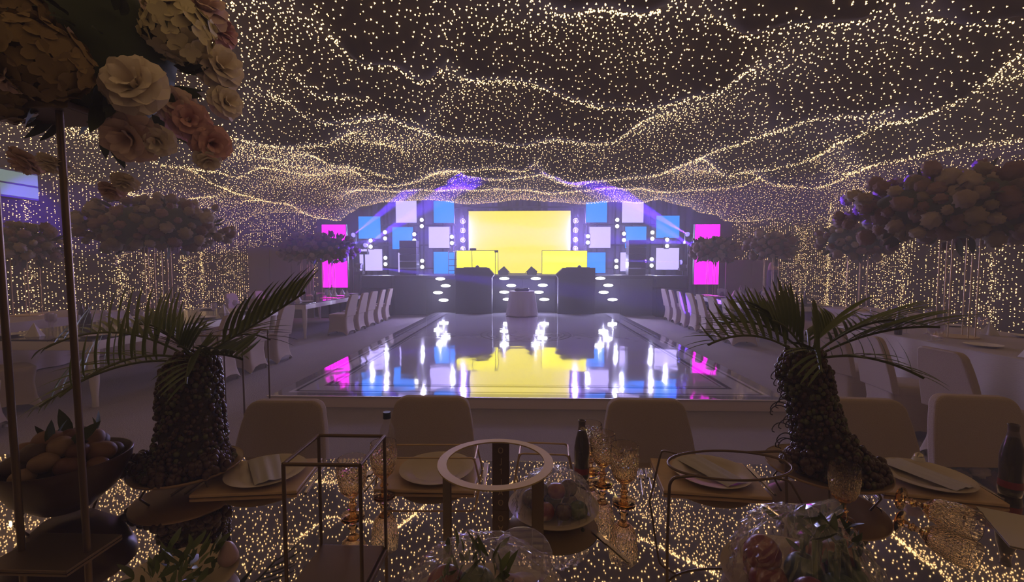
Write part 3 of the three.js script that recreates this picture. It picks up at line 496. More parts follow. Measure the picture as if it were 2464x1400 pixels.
function palmTower(label, p, path, plateR, fronds, mound) {
  const g = thing('fruit_palm', label, 'fruit display', p);
  const curve = new THREE.CatmullRomCurve3(path.map((q) => V(q[0], q[1], q[2])));
  const rad = (t) => { const i = t * (path.length - 1), k = Math.min(path.length - 2, Math.floor(i)); return path[k][3] + (path[k + 1][3] - path[k][3]) * (i - k); };
  const fr = curve.computeFrenetFrames(30);
  part(g, 'trunk', gridSurface(28, 30, (u, v) => { const c = curve.getPoint(v), i = Math.round(v * 30), a = u * 6.2832, r = rad(v) * (0.9 + 0.05 * Math.sin(a * 7 + v * 60)); return [c.x + r * Math.cos(a), c.y, c.z + r * Math.sin(a)]; }), M.bark);
  const spots = [[], []];
  for (let i = 0; i < 1100; i++) { const t = rnd() ** 1.1, a = rnd() * 6.2832, c = curve.getPoint(t), r = rad(t); spots[rnd() < 0.7 ? 0 : 1].push([c.x + r * Math.cos(a), Math.max(0.02, c.y + rr(-0.01, 0.01)), c.z + r * Math.sin(a), rr(0.006, 0.010)]); }
  for (const [x, y, z, r, n] of mound) for (let i = 0; i < n; i++) { const a = rnd() * 6.28, b = Math.acos(rnd()), q = r * rr(0.75, 1); spots[0].push([x + q * Math.sin(b) * Math.cos(a), Math.max(0.02, y + q * 0.75 * Math.cos(b)), z + q * Math.sin(b) * Math.sin(a), rr(0.010, 0.015)]); }
  spots.forEach((L, k) => { const im = new THREE.InstancedMesh(grapeGeo, k ? M.grapeGreen : M.grape, L.length), m = new THREE.Matrix4(); L.forEach(([x, y, z, r], i) => im.setMatrixAt(i, m.makeScale(r, r * 1.15, r).setPosition(x, y, z))); im.name = 'grapes'; im.userData = { kind: 'stuff' }; im.castShadow = im.receiveShadow = true; g.add(im); });
  fronds.forEach(([b, t, sag, n, len, dark, rise]) => frond(g, b, t, sag, n, len, dark ? M.frondDark : M.frond, rise));
  return g;
}
function riserStand(label, p, r, h) {   // round plate on wire legs
  const g = thing('plate_riser', label, 'stand', p);
  part(g, 'plate', lathe([[0.001, h + 0.004], [r * 0.75, h + 0.004], [r, h + 0.02], [r + 0.004, h + 0.026], [r + 0.002, h + 0.016], [r * 0.76, h - 0.004], [0.001, h - 0.004]], 48), phys([0.34, 0.22, 0.12], { roughness: 0.3 }));
  for (let i = 0; i < 4; i++) { const a = i * 1.5708 + 0.5; part(g, 'leg', bar([r * 0.7 * Math.cos(a), h - 0.004, r * 0.7 * Math.sin(a)], [r * 0.85 * Math.cos(a), 0.001, r * 0.85 * Math.sin(a)], 0.0035), M.bronze); }
  return g;
}
riserStand('round plate on wire legs under the left palm of fruit', [-1.26, T, -1.57], 0.175, 0.04);
palmTower('tower of dark fruit crowned with palm leaves, left on the mirrored table', [-1.26, T + 0.047, -1.57], [[0, 0, 0, 0.15], [0.01, 0.06, 0, 0.12], [0.02, 0.16, 0, 0.105], [0.02, 0.28, 0, 0.1], [0.03, 0.38, 0, 0.09], [0.05, 0.44, 0, 0.05]], 0.2, [
  [[0.05, 0.42, 0], [0.45, 0.66, -0.02], -0.015, 18, 0.19, 0, 1.1], [[0.04, 0.42, 0], [0.30, 0.44, 0.12], 0.03, 13, 0.17, 1, 0.5], [[0.03, 0.42, 0], [-0.25, 0.53, -0.08], 0.08, 14, 0.16, 0, 0.4], [[0.02, 0.42, 0], [-0.47, 0.46, 0.05], 0.15, 16, 0.17, 0, 0.3],
  [[0.02, 0.40, 0], [-0.42, 0.27, 0.12], 0.12, 15, 0.17, 0, 0.25], [[0.03, 0.43, 0], [0.02, 0.47, 0.05], 0.02, 8, 0.12, 1, 0.6], [[0.02, 0.41, 0], [-0.15, 0.36, 0.3], 0.12, 13, 0.15, 0, 0.3], [[0.05, 0.42, 0], [0.16, 0.44, -0.28], 0.10, 12, 0.15, 1, 0.4], [[0.03, 0.42, 0], [-0.24, 0.42, -0.28], 0.12, 12, 0.15, 1, 0.4], [[0.04, 0.42, 0], [0.18, 0.38, 0.22], 0.06, 11, 0.12, 1, 0.3],
], [[0.12, 0.03, 0.06, 0.07, 70], [-0.12, 0.03, 0.05, 0.07, 70], [0.02, 0.02, 0.12, 0.06, 50]]);
riserStand('round plate on wire legs under the right palm of fruit', [1.09, T, -1.6], 0.19, 0.055);
palmTower('tower of dark fruit crowned with palm leaves, right on the mirrored table', [1.09, T + 0.062, -1.6], [[0.03, 0, 0, 0.16], [0.02, 0.06, 0, 0.12], [-0.03, 0.16, 0, 0.085], [-0.06, 0.26, 0, 0.078], [-0.09, 0.36, 0, 0.085], [-0.09, 0.44, 0, 0.05]], 0.2, [
  [[-0.08, 0.40, 0], [-0.44, 0.46, 0.02], 0.12, 15, 0.15, 0, 0.35], [[-0.08, 0.42, 0], [-0.34, 0.52, -0.1], 0.10, 14, 0.15, 0, 0.4], [[-0.08, 0.42, 0], [-0.22, 0.55, 0.02], 0.05, 13, 0.15, 1, 0.4], [[-0.08, 0.43, 0], [-0.12, 0.55, -0.06], 0.02, 11, 0.15, 1, 0.6],
  [[-0.07, 0.43, 0], [0.05, 0.55, -0.04], 0.03, 12, 0.15, 0, 0.6], [[-0.06, 0.42, 0], [0.22, 0.55, 0.0], 0.06, 16, 0.17, 0, 0.6], [[-0.06, 0.41, 0], [0.34, 0.53, 0.04], 0.07, 17, 0.18, 0, 0.55], [[-0.07, 0.41, 0], [0.1, 0.45, -0.3], 0.1, 12, 0.15, 1, 0.4], [[-0.07, 0.41, 0], [-0.2, 0.42, 0.26], 0.1, 12, 0.14, 1, 0.3], [[-0.07, 0.40, 0], [0.12, 0.40, 0.24], 0.08, 11, 0.13, 1, 0.3],
], [[0.1, 0.02, 0.05, 0.08, 90], [-0.13, 0.05, 0.06, 0.06, 60]]);
// curling grape stems on the right tower
{ const g = scene.children.find((o) => o.name === 'fruit_palm_001'); for (let i = 0; i < 16; i++) { const y = 0.1 + 0.26 * (i / 16), x = -0.13 - 0.02 * Math.sin(i), z = rr(-0.03, 0.05); part(g, 'curled_stem', tube([[x + 0.03, y, z], [x - 0.02, y + 0.02, z + 0.01], [x - 0.05, y + 0.015, z + 0.02], [x - 0.06, y - 0.005, z + 0.02], [x - 0.05, y - 0.012, z + 0.02]], 0.0018, 14, 5), M.bark); } }

// ---------- gold wire stands ----------
function frameBox(label, x, z, w, d, h, r, m, plate) {
  const g = thing('wire_frame_stand', label, 'stand', [x, T, z]);
  for (const y of [r, h]) { for (const s of [-1, 1]) { part(g, 'rail', bar([-w / 2, y, s * d / 2], [w / 2, y, s * d / 2], r), m); part(g, 'rail', bar([s * w / 2, y, -d / 2], [s * w / 2, y, d / 2], r), m); } }
  for (const [a, b] of [[-1, -1], [1, -1], [-1, 1], [1, 1]]) part(g, 'post', bar([a * w / 2, 0, b * d / 2], [a * w / 2, h, b * d / 2], r), m);
  if (plate) part(g, 'bottom_tray', box(w * 0.96, 0.012, d * 0.96, 0, 0.012, 0, 0.002), plate);
  return g;
}
frameBox('tall dark square metal frame stand in the foreground', -0.485, -1.10, 0.185, 0.18, 0.33, 0.0048, M.bronze, M.bronze);
function bentStand(label, x, z, w, d, h, turn) {
  const g = thing('bent_wire_riser', label, 'stand', [x, T, z], turn); const r = 0.0035, m = M.gold;
  for (const s of [-1, 1]) part(g, 'hoop', tube([[-w / 2 - 0.02, 0.002, s * d / 2], [-w / 2, h - 0.012, s * d / 2], [-w / 2 + 0.012, h, s * d / 2], [w / 2 - 0.012, h, s * d / 2], [w / 2, h - 0.012, s * d / 2], [w / 2 + 0.02, 0.002, s * d / 2]], r, 60, 8, false, 0.1), m);
  for (const s of [-1, 1]) part(g, 'tie_bar', bar([s * w / 2, h - 0.004, -d / 2], [s * w / 2, h - 0.004, d / 2], r), m);
}
bentStand('low gold wire riser left of the gold ring stand', -0.36, -1.63, 0.345, 0.12, 0.10, 0.03);
bentStand('low gold wire riser behind the fruit plate, beside the cola bottle', 0.07, -1.62, 0.18, 0.1, 0.12, -0.05);
// ring stand with lettered legs
const font = await new FontLoader().loadAsync('fonts/droid/droid_sans_regular.typeface.json');
{
  const g = thing('ring_stand', 'gold ring on three flat dark legs, one lettered, middle of the mirrored table', 'stand', [-0.087, T, -1.255]);
  part(g, 'ring', toCreasedNormals(lathe([[0.142, 0.23], [0.168, 0.23], [0.168, 0.234], [0.142, 0.234], [0.142, 0.23]], 72), 0.5), mat([0.55, 0.42, 0.15], { metalness: 0.6, roughness: 0.5 }));
  for (const [a, w] of [[0.04, 0.056], [2.25, 0.05], [4.1, 0.05]]) {
    const l = part(g, 'leg', box(w, 0.23, 0.004, 0, 0.115, -0.155, 0.001), M.bronze, null, [0, -a, 0]);
    if (w > 0.055) ['O', 'J', '1', 'J', 'A', 'O'].forEach((c, i) => { const t = new TextGeometry(c, { font, size: 0.019, depth: 0.0015, curveSegments: 4 }); t.computeBoundingBox(); const b = t.boundingBox; t.translate(-(b.max.x + b.min.x) / 2, 0.192 - i * 0.035, -0.1525); part(l, 'letter', t, M.gold); });
  }
}
// oval wire stand on bent legs at the right
{
  const g = thing('oval_wire_stand', 'dark wire stand with an oval loop and bent legs before the right palm', 'stand', [0.62, T, -1.33]);
  const loop = []; for (let i = 0; i < 28; i++) { const a = i / 28 * 6.2832; loop.push([0.185 * Math.cos(a), 0.2, 0.10 * Math.sin(a) - 0.01 * Math.cos(a)]); }
  part(g, 'loop', tube(loop, 0.004, 96, 8, true), M.bronze);
  part(g, 'leg', tube([[-0.12, 0.2, 0.075], [-0.19, 0.195, 0.08], [-0.205, 0.17, 0.08], [-0.21, 0.0, 0.085]], 0.0045, 40, 8, false, 0.2), M.bronze);
  part(g, 'leg', tube([[0.1, 0.2, -0.09], [0.20, 0.205, -0.09], [0.218, 0.19, -0.085], [0.225, 0.0, -0.08]], 0.0045, 40, 8, false, 0.2), M.bronze);
  part(g, 'leg', tube([[0.09, 0.2, 0.085], [0.13, 0.19, 0.09], [0.2, 0.06, 0.1], [0.22, 0.0, 0.1]], 0.0035, 40, 8, false, 0.2), M.bronze);
  part(g, 'leg', tube([[-0.13, 0.2, -0.07], [-0.17, 0.19, -0.11], [-0.19, 0.04, -0.14], [-0.195, 0.0, -0.15]], 0.0035, 40, 8, false, 0.2), M.bronze);
}
// ---------- glasses and bottles ----------
M.amber = phys([1, 0.97, 0.92], { roughness: 0.02, transmission: 1, thickness: 0.004, ior: 1.48, attenuationColor: rgb(0.95, 0.7, 0.4), attenuationDistance: 0.025 });
function cutGoblet(hBowl) {   // diamond-cut bowl on a knobbed stem
  const prof = [[0.001, 0.002], [0.036, 0.003], [0.037, 0.006], [0.012, 0.013], [0.009, 0.03], [0.015, 0.037], [0.009, 0.045], [0.008, 0.058], [0.02, 0.07], [0.033, 0.085], [0.041, 0.11], [0.045, 0.14], [0.0455, 0.17], [0.044, 0.19], [0.0415, 0.19], [0.043, 0.17], [0.0422, 0.14], [0.038, 0.112], [0.03, 0.09], [0.016, 0.077], [0.001, 0.074]];
  const fine = []; for (let i = 0; i < prof.length - 1; i++) for (let k = 0; k < 4; k++) fine.push([prof[i][0] + (prof[i + 1][0] - prof[i][0]) * k / 4, prof[i][1] + (prof[i + 1][1] - prof[i][1]) * k / 4]); fine.push(prof.at(-1));
  return displace(lathe(fine, 72), (v) => { const r = Math.hypot(v.x, v.z), a = Math.atan2(v.z, v.x), out = v.y > 0.08 && v.y < 0.165 && r > 0.03 * Math.min(1, (v.y - 0.05) / 0.05); if (out && r > 0.0) { const k = 1 + 0.09 * (Math.max(Math.abs(Math.sin(a * 9 + v.y * 190)), Math.abs(Math.sin(a * 9 - v.y * 190))) - 0.7); v.x *= k; v.z *= k; } });
}
const gobletGeo = toCreasedNormals(cutGoblet(), 0.35);
const goblet = (label, x, z, s = 1, group = 'cut glass goblets') => { const g = single('cut_goblet', gobletGeo, M.amber, label, 'glass', [x, T, z], rr(0, 6), group); g.scale.setScalar(s); return g; };
goblet('tall cut glass goblet right of the cola bottle, nearest of three', 0.335, -1.47, 1.05);
goblet('cut glass goblet just behind the tall one by the cola bottle', 0.285, -1.60);
goblet('cut glass goblet farthest of three beside the cola bottle', 0.255, -1.70);
goblet('cut glass goblet standing inside the view of the square wire frame', -0.555, -1.36, 1.0);
goblet('cut glass goblet behind the square wire frame, right of another', -0.495, -1.49);
goblet('cut glass goblet at the lower right before the right palm', 1.0, -1.38, 0.95);
{ const g = goblet('cut glass goblet tipped over on its side at the right', 1.15, -1.5, 1.0); g.position.set(1.235, T + 0.0385, -1.455); g.quaternion.setFromUnitVectors(V(0, 1, 0), V(0.42, 0.045, 0.9).normalize()); }
const colaGlass = phys([0.55, 0.5, 0.48], { roughness: 0.05, transmission: 0.9, thickness: 0, ior: 1.5 });
function colaBottle(label, x, z, s = 1) {
  const g = thing('cola_bottle', label, 'bottle', [x, T, z]);
  part(g, 'glass_body', lathe([[0.001, 0.001], [0.026, 0.002], [0.029, 0.02], [0.027, 0.06], [0.0285, 0.09], [0.0285, 0.125], [0.024, 0.155], [0.016, 0.185], [0.0125, 0.205], [0.0135, 0.225], [0.012, 0.225], [0.011, 0.205]], 28), colaGlass, null, null, s);
  part(g, 'cola', lathe([[0.001, 0.004], [0.0235, 0.005], [0.027, 0.02], [0.025, 0.06], [0.0265, 0.09], [0.0265, 0.125], [0.022, 0.155], [0.0145, 0.185], [0.001, 0.186]], 28), M.bottleDark, null, null, s);
  part(g, 'lip', new THREE.TorusGeometry(0.0128, 0.0022, 8, 24).rotateX(Math.PI / 2).translate(0, 0.224, 0), colaGlass, null, null, s);
  part(g, 'neck_label', lathe([[0.0285, 0.028], [0.0288, 0.03], [0.0275, 0.05], [0.0272, 0.05]], 28), mat([0.2, 0.02, 0.02], { roughness: 0.5 }), null, null, s);
}
colaBottle('open dark cola bottle beside the cut goblets', 0.212, -1.63);
colaBottle('dark bottle at the right edge of the mirrored table', 1.70, -1.56, 1.12);
{ const g = thing('water_bottle', 'clear bottle with a dark cap behind the square wire frame', 'bottle', [-0.56, T, -1.735]); part(g, 'glass_body', lathe([[0.001, 0.001], [0.03, 0.002], [0.031, 0.12], [0.026, 0.15], [0.013, 0.175], [0.012, 0.19]], 24), M.tumbler); part(g, 'cap', cyl(0.015, 0.0155, 0.026, 20, 0, 0.202, 0), mat([0.01, 0.02, 0.035], { roughness: 0.4 })); }
// ---------- place settings ----------
M.dish = phys([0.46, 0.38, 0.28], { roughness: 0.28 });
const dishGeo = lathe([[0.001, 0.004], [0.085, 0.004], [0.1, 0.012], [0.138, 0.019], [0.14, 0.022], [0.1, 0.017], [0.085, 0.009], [0.001, 0.008]], 48);
const dishNapkinGeo = (() => gridSurface(14, 20, (u, v) => [(u - 0.5) * 0.11 * (1 - 0.15 * v), 0.011 + 0.004 * Math.sin(u * 9) + 0.012 * Math.exp(-(((u - 0.5) / 0.16) ** 2)), (v - 0.5) * 0.24]))();
const knifeGeo = merge([box(0.011, 0.004, 0.1, 0, 0.003, 0.06, 0.002), box(0.017, 0.002, 0.12, 0, 0.003, -0.05, 0.001)]);
const forkGeo = merge([box(0.007, 0.004, 0.13, 0, 0.003, 0.05, 0.002), box(0.022, 0.003, 0.03, 0, 0.003, -0.025, 0.001), ...[-0.0085, -0.003, 0.003, 0.0085].map((x) => box(0.0028, 0.0025, 0.05, x, 0.003, -0.06, 0.001))]);
M.steel = mat([0.62, 0.55, 0.46], { metalness: 0.95, roughness: 0.22 });
M.board = mat([0.62, 0.43, 0.25], { roughness: 0.45, map: rep(blotch, 2, 2) });
const boardGeo = box(0.36, 0.012, 0.27, 0, 0.007, 0, 0.004);
[[-1.0, -1.60, 'left of the square wire frame', 0.12], [-0.36, -1.64, 'under the low wire riser at the left', 0.0], [0.68, -1.645, 'seen through the oval wire stand', -0.1], [1.46, -1.64, 'right of the right palm', -0.2]].forEach(([x, z, w, a], i) => {
  single('serving_board', boardGeo, M.board, 'pale brown place mat board ' + w, 'place mat', [x, T, z], a, 'place mats');
  const d = single('dinner_plate', dishGeo, M.dish, 'cream dinner plate on the place mat ' + w, 'plate', [x + 0.02, T + 0.0135, z], a, 'plates on the mirrored table');
  if (i !== 1) single('cloth_napkin', dishNapkinGeo, M.napkin, 'folded napkin on the plate ' + w, 'napkin', [x + 0.02, T + 0.0245, z], a + 0.5, 'napkins on the mirrored table');
  single('table_knife', knifeGeo, M.steel, 'table knife beside the plate ' + w, 'knife', [x + 0.205, T, z + 0.0], a + 0.04, 'knives'); single('table_fork', forkGeo, M.steel, 'table fork beside the plate ' + w, 'fork', [x - 0.21, T, z + 0.01], a - 0.05, 'forks'); single('table_fork', forkGeo, M.steel, 'small outer fork beside the plate ' + w, 'fork', [x - 0.245, T, z + 0.02], a - 0.09, 'forks');
});
single('butter_knife', merge([box(0.01, 0.004, 0.09, 0, 0.003, 0.05, 0.002), box(0.014, 0.002, 0.07, 0, 0.003, -0.03, 0.001)]), M.steel, 'lone small knife lying on bare mirror right of the fruit plate', 'knife', [0.235, T, -1.245], 0.5);
single('menu_card', box(0.17, 0.003, 0.24, 0, 0.0025, 0, 0.001), mat([0.5, 0.45, 0.4], { roughness: 0.7 }), 'pale menu card at the right edge of the mirrored table', 'card', [1.52, T, -1.33], -0.5);
// salt shaker
{ const g = thing('salt_shaker', 'small white shaker standing behind the right plate', 'shaker', [1.56, T, -1.76]); part(g, 'body', lathe([[0.001, 0.001], [0.022, 0.002], [0.024, 0.03], [0.016, 0.05], [0.001, 0.056]], 18), M.plate); part(g, 'cap', lathe([[0.016, 0.049], [0.014, 0.06], [0.001, 0.066]], 16), M.steel); }
// ---------- fruit plates under film ----------
const fruitTones = { apple: phys([0.20, 0.025, 0.02], { roughness: 0.3 }), peach: phys([0.32, 0.12, 0.05], { roughness: 0.5 }), grape: M.grape, lime: phys([0.06, 0.10, 0.02], { roughness: 0.35 }), plum: phys([0.05, 0.012, 0.03], { roughness: 0.25 }), herb: M.frond };
const appleGeo = displace(new THREE.SphereGeometry(1, 22, 16), (v) => { const r = Math.hypot(v.x, v.z); v.y *= 0.92; v.y -= 0.35 * Math.exp(-((r / 0.3) ** 2)) * Math.sign(v.y) * 0.55; });
M.film = phys([0.97, 0.97, 1], { roughness: 0.14, transmission: 1, thickness: 0, ior: 2.0 });
function filmDome(rx, rz, h, seed, knot) {
  return gridSurface(180, 40, (u, v) => { const a = u * 6.2832, t = v, k = Math.cos(t * Math.PI / 2) ** 0.8, wr = 1 + 0.05 * (1 - t * 0.3) * (1 - 2 * Math.abs(Math.sin(a * 9 + seed + 3 * nz(a * 2, t * 3, seed)))) + 0.035 * (1 - 2 * Math.abs(Math.sin(a * 23 + t * 9 + 5 * nz(a * 1.5, t * 4, seed)))) + 0.05 * nz(a * 3, t * 5, seed); const y = h * Math.sin(t * Math.PI / 2) ** 0.9; return [rx * k * wr * Math.cos(a) + knot[0] * t * t, Math.max(0.004, y + 0.012 * nz(a * 4, t * 6, seed + 3)), rz * k * wr * Math.sin(a) + knot[1] * t * t]; });
}
{
  const g = thing('fruit_plate', 'oval plate of grapes and plums beside the cola bottle', 'plate', [0.09, T, -1.385]);
  part(g, 'plate', lathe([[0.001, 0.004], [0.075, 0.004], [0.105, 0.02], [0.142, 0.034], [0.145, 0.038], [0.105, 0.026], [0.075, 0.009], [0.001, 0.009]], 48), M.dish);
  [[-0.05, 0.03, 0.0, 'plum'], [0.0, 0.036, -0.03, 'grape'], [0.055, 0.034, -0.005, 'grape'], [0.03, 0.032, 0.045, 'plum'], [-0.03, 0.032, 0.045, 'apple'], [-0.07, 0.034, -0.03, 'grape'], [0.075, 0.035, 0.04, 'lime'], [0.01, 0.075, 0.0, 'apple'], [-0.04, 0.072, -0.01, 'grape'], [0.05, 0.072, -0.025, 'plum']].forEach(([x, y, z, k], i) => part(g, 'fruit', appleGeo, fruitTones[k], [x, y + 0.005, z], [rr(-0.4, 0.4), rr(0, 6), 0], rr(0.026, 0.032)));
  part(g, 'cling_film', filmDome(0.125, 0.12, 0.115, 3, [0.01, 0]), M.film, [0, 0.03, 0]);
}
function herbs(n, x, z, h) { const L = []; for (let i = 0; i < n; i++) { const g = leafGeo.clone(); const s = rr(0.03, 0.06); g.applyMatrix4(new THREE.Matrix4().compose(V(x + rr(-0.07, 0.07), h + rr(-0.02, 0.05), z + rr(-0.06, 0.06)), new THREE.Quaternion().setFromEuler(new THREE.Euler(rr(-1, 1), rr(0, 6), rr(-1, 1))), V(s, s, s))); L.push(g); } return merge(L); }
{
  const g = thing('wrapped_fruit_platter', 'platter of fruit and greens under stretched film at the bottom centre', 'fruit platter', [-0.085, T, -0.93]);
  part(g, 'platter', lathe([[0.001, 0.004], [0.15, 0.004], [0.2, 0.03], [0.204, 0.036], [0.15, 0.01], [0.001, 0.009]], 48), M.dish, null, null, [1.05, 1, 0.82]);
  [[-0.13, 0.05, 0.03, 'apple'], [-0.1, 0.05, -0.05, 'peach'], [-0.04, 0.052, 0.05, 'lime'], [0.03, 0.05, 0.06, 'apple'], [-0.02, 0.05, -0.06, 'apple'], [-0.09, 0.1, 0.0, 'apple'], [-0.02, 0.105, 0.01, 'lime'], [0.05, 0.1, 0.03, 'peach'], [0.11, 0.05, 0.03, 'apple'], [0.08, 0.05, -0.05, 'peach']].forEach(([x, y, z, k]) => part(g, 'fruit', appleGeo, fruitTones[k], [x, y, z], [rr(-0.4, 0.4), rr(0, 6), 0], rr(0.04, 0.046)));
  const hb = part(g, 'greens', herbs(50, -0.02, 0.02, 0.13), M.frond); hb.userData = { kind: 'stuff' };
  part(g, 'cling_film', filmDome(0.19, 0.15, 0.165, 1, [0.0, -0.02]), M.film, [-0.01, 0.02, 0]);
  const b = sub(g, 'dip_bowl', [0.075, 0.125, -0.02], [0.5, 0, -0.12]); part(b, 'bowl', lathe([[0.001, 0.002], [0.03, 0.004], [0.058, 0.035], [0.064, 0.06], [0.061, 0.06], [0.055, 0.036], [0.028, 0.008], [0.001, 0.007]], 40), M.tumbler);
  part(b, 'stretched_film', gridSurface(40, 40, (u, v) => { const x = (u - 0.5) * 2, z0 = (v - 0.5) * 2, q = Math.hypot(x, z0), k = q > 1 ? 1 / q : 1; return [x * k * 0.063, 0.061 + 0.0025 * Math.sin(z0 * 26 + 2 * Math.sin(x * 2)), z0 * k * 0.063]; }), M.film);
}
{
  const g = thing('wrapped_vegetable_platter', 'film wrapped bundle of red peppers and herbs at the lower right', 'vegetable platter', [0.68, T, -1.06]);
  part(g, 'platter', lathe([[0.001, 0.004], [0.14, 0.004], [0.18, 0.03], [0.184, 0.035], [0.14, 0.01], [0.001, 0.009]], 48), M.dish);
  [[-0.1, 0.05, 0.03, 'apple'], [-0.08, 0.05, -0.04, 'apple'], [-0.1, 0.1, 0.0, 'apple'], [-0.03, 0.05, 0.08, 'apple'], [0.04, 0.05, 0.07, 'lime'], [0.09, 0.05, 0.03, 'lime'], [0.05, 0.05, -0.06, 'apple'], [0.1, 0.09, -0.02, 'peach'], [0.0, 0.05, 0.0, 'lime']].forEach(([x, y, z, k]) => part(g, 'pepper', appleGeo, fruitTones[k], [x, y, z], [rr(-0.4, 0.4), rr(0, 6), 0], [0.042, rr(0.045, 0.058), 0.042]));
  for (let i = 0; i < 14; i++) { const a = rr(-0.4, 0.9), x = 0.03 + rr(-0.05, 0.08), z = rr(-0.04, 0.07); part(g, 'herb_stalk', bar([x + 0.03 * a, 0.02, z + 0.02], [x, 0.15 + rr(-0.02, 0.02), z], 0.006, 6), i % 3 ? M.frond : M.stalk); }
  const hb = part(g, 'herb_leaves', herbs(60, 0.03, 0.01, 0.14), M.frondDark); hb.userData = { kind: 'stuff' };
  part(g, 'cling_film', filmDome(0.165, 0.15, 0.19, 2, [-0.03, 0.0]), M.film, [0, 0.015, 0]);
  part(g, 'film_twist', displace(new THREE.CylinderGeometry(0.012, 0.035, 0.13, 18, 10), (v) => { const a = Math.atan2(v.z, v.x), k = 1 + 0.35 * Math.sin(a * 6 + v.y * 40); v.x *= k; v.z *= k; }), M.film, [0.02, 0.20, 0.0], [0, 0, -1.15]);
}
{
  const g = thing('greens_dish', 'dish of green salad with a pale onion at the lower left edge', 'dish', [-0.86, T, -1.02]);
  part(g, 'dish', lathe([[0.001, 0.004], [0.09, 0.004], [0.13, 0.03], [0.134, 0.036], [0.09, 0.01], [0.001, 0.009]], 44), M.dish);
  const hb = part(g, 'greens', herbs(70, 0, 0, 0.03), M.frond); hb.userData = { kind: 'stuff' };
  part(g, 'onion', displace(new THREE.SphereGeometry(0.024, 18, 14), (v) => { if (v.y > 0.012) v.y += (v.y - 0.012) * 1.4; }), phys([0.4, 0.28, 0.3], { roughness: 0.35 }), [0.09, 0.05, -0.06]);
}
{
  const g = thing('bread_bowl', 'dark round bowl heaped with dark fruit and bread at the left', 'bowl', [-1.49, T, -1.35]);
  part(g, 'bowl', lathe([[0.001, 0.022], [0.07, 0.024], [0.13, 0.08], [0.165, 0.155], [0.17, 0.185], [0.163, 0.185], [0.155, 0.157], [0.12, 0.087], [0.065, 0.034], [0.001, 0.032]], 48), phys([0.05, 0.02, 0.018], { roughness: 0.35 }));
  for (let i = 0; i < 3; i++) { const a = i * 2.09 + 0.4; part(g, 'leg', bar([0.09 * Math.cos(a), 0.045, 0.09 * Math.sin(a)], [0.12 * Math.cos(a), 0.001, 0.12 * Math.sin(a)], 0.004), M.bronze); }
  const tones = [[0.10, 0.035, 0.025], [0.16, 0.075, 0.045], [0.06, 0.03, 0.03], [0.20, 0.12, 0.08]].map((c) => mat(c, { roughness: 0.6 }));
  for (let i = 0; i < 22; i++) { const a = i * 2.39996, k = Math.sqrt((i + 0.5) / 22), s = rr(0.026, 0.042); part(g, i % 4 === 3 ? 'bread_roll' : 'fruit', appleGeo, tones[i % 4], [0.125 * k * Math.cos(a), 0.165 + 0.085 * (1 - k * k), 0.125 * k * Math.sin(a)], [rr(-0.5, 0.5), rr(0, 6), 0], [s * 1.2, s, s]); }
  for (let i = 0; i < 9; i++) { const a = i * 0.7, r = rr(0.02, 0.08); part(g, 'dark_leaf', leafGeo, M.leaf, [r * Math.cos(a), 0.23, r * Math.sin(a)], [rr(-0.9, 0.9), a, rr(-0.9, 0.9)], rr(0.07, 0.11)); }
}
// ---------- tall bouquet at the upper left ----------
const rosePetal = gridSurface(8, 8, (u, v) => { const a = (u - 0.5) * 2.0, w = Math.sin(Math.PI * (0.12 + 0.75 * v)) ** 0.6; const r = 0.42 + 0.5 * v + 0.22 * Math.max(0, v - 0.7) / 0.3; return [r * Math.sin(a * w * 0.9), -0.35 + 1.05 * v - 0.12 * Math.max(0, v - 0.8) * 5 + 0.05 * Math.sin(a * 5) * v, r * Math.cos(a * w * 0.9) - 0.35]; });
const roseTones = { ivory: [0.84, 0.75, 0.62], blush: [0.78, 0.60, 0.52], pink: [0.70, 0.42, 0.40], cream: [0.68, 0.62, 0.38], rust: [0.25, 0.17, 0.07] };
const roseMat = {}; for (const k in roseTones) roseMat[k] = phys(roseTones[k], { roughness: 0.75, sheen: 0.3 });
const bouquet = thing('tall_bouquet', 'tall bouquet of ivory and pink roses on thin metal rods, upper left', 'flowers', [-1.32, T, -1.15]);
for (const x of [-0.09, 0.1]) part(bouquet, 'rod', bar([x, 0.004, 0], [x - 0.012, 1.22, 0], 0.0085, 12), M.bronze);
part(bouquet, 'base_plate', box(0.24, 0.008, 0.16, 0.005, 0.0045, 0, 0.002), M.bronze);
part(bouquet, 'top_tray', box(0.26, 0.02, 0.16, 0.005, 1.22, -0.05, 0.004), M.bronze);
{ const f = part(bouquet, 'foliage', foliage(150, 0.26, 0.26, 0.2, 0.085), M.leaf, [0.1, 1.40, -0.1]); f.userData = { kind: 'stuff' }; }
function rose(x, y, z, s, tone, face) {
  const r = sub(bouquet, 'rose', [x + 1.32, y - T, z + 1.15]); r.quaternion.setFromUnitVectors(V(0, 1, 0), V(...face).normalize());
  const rings = [[3, 0.42, 0.1], [5, 0.66, 0.3], [6, 0.9, 0.55], [7, 1.1, 0.85]];
  rings.forEach(([n, k, tilt], j) => { for (let i = 0; i < n; i++) { const o = new THREE.Mesh(rosePetal, roseMat[tone]); o.name = 'petal'; const a = i / n * 6.2832 + j * 0.7 + rr(-0.2, 0.2); o.rotation.set(tilt + rr(-0.08, 0.12), a, 0, 'YXZ'); o.scale.set(1.3 * s * k * rr(0.9, 1.1), 1.3 * s * (1.15 - 0.1 * j), 1.3 * s * k); r.add(finish(o)); } });
}
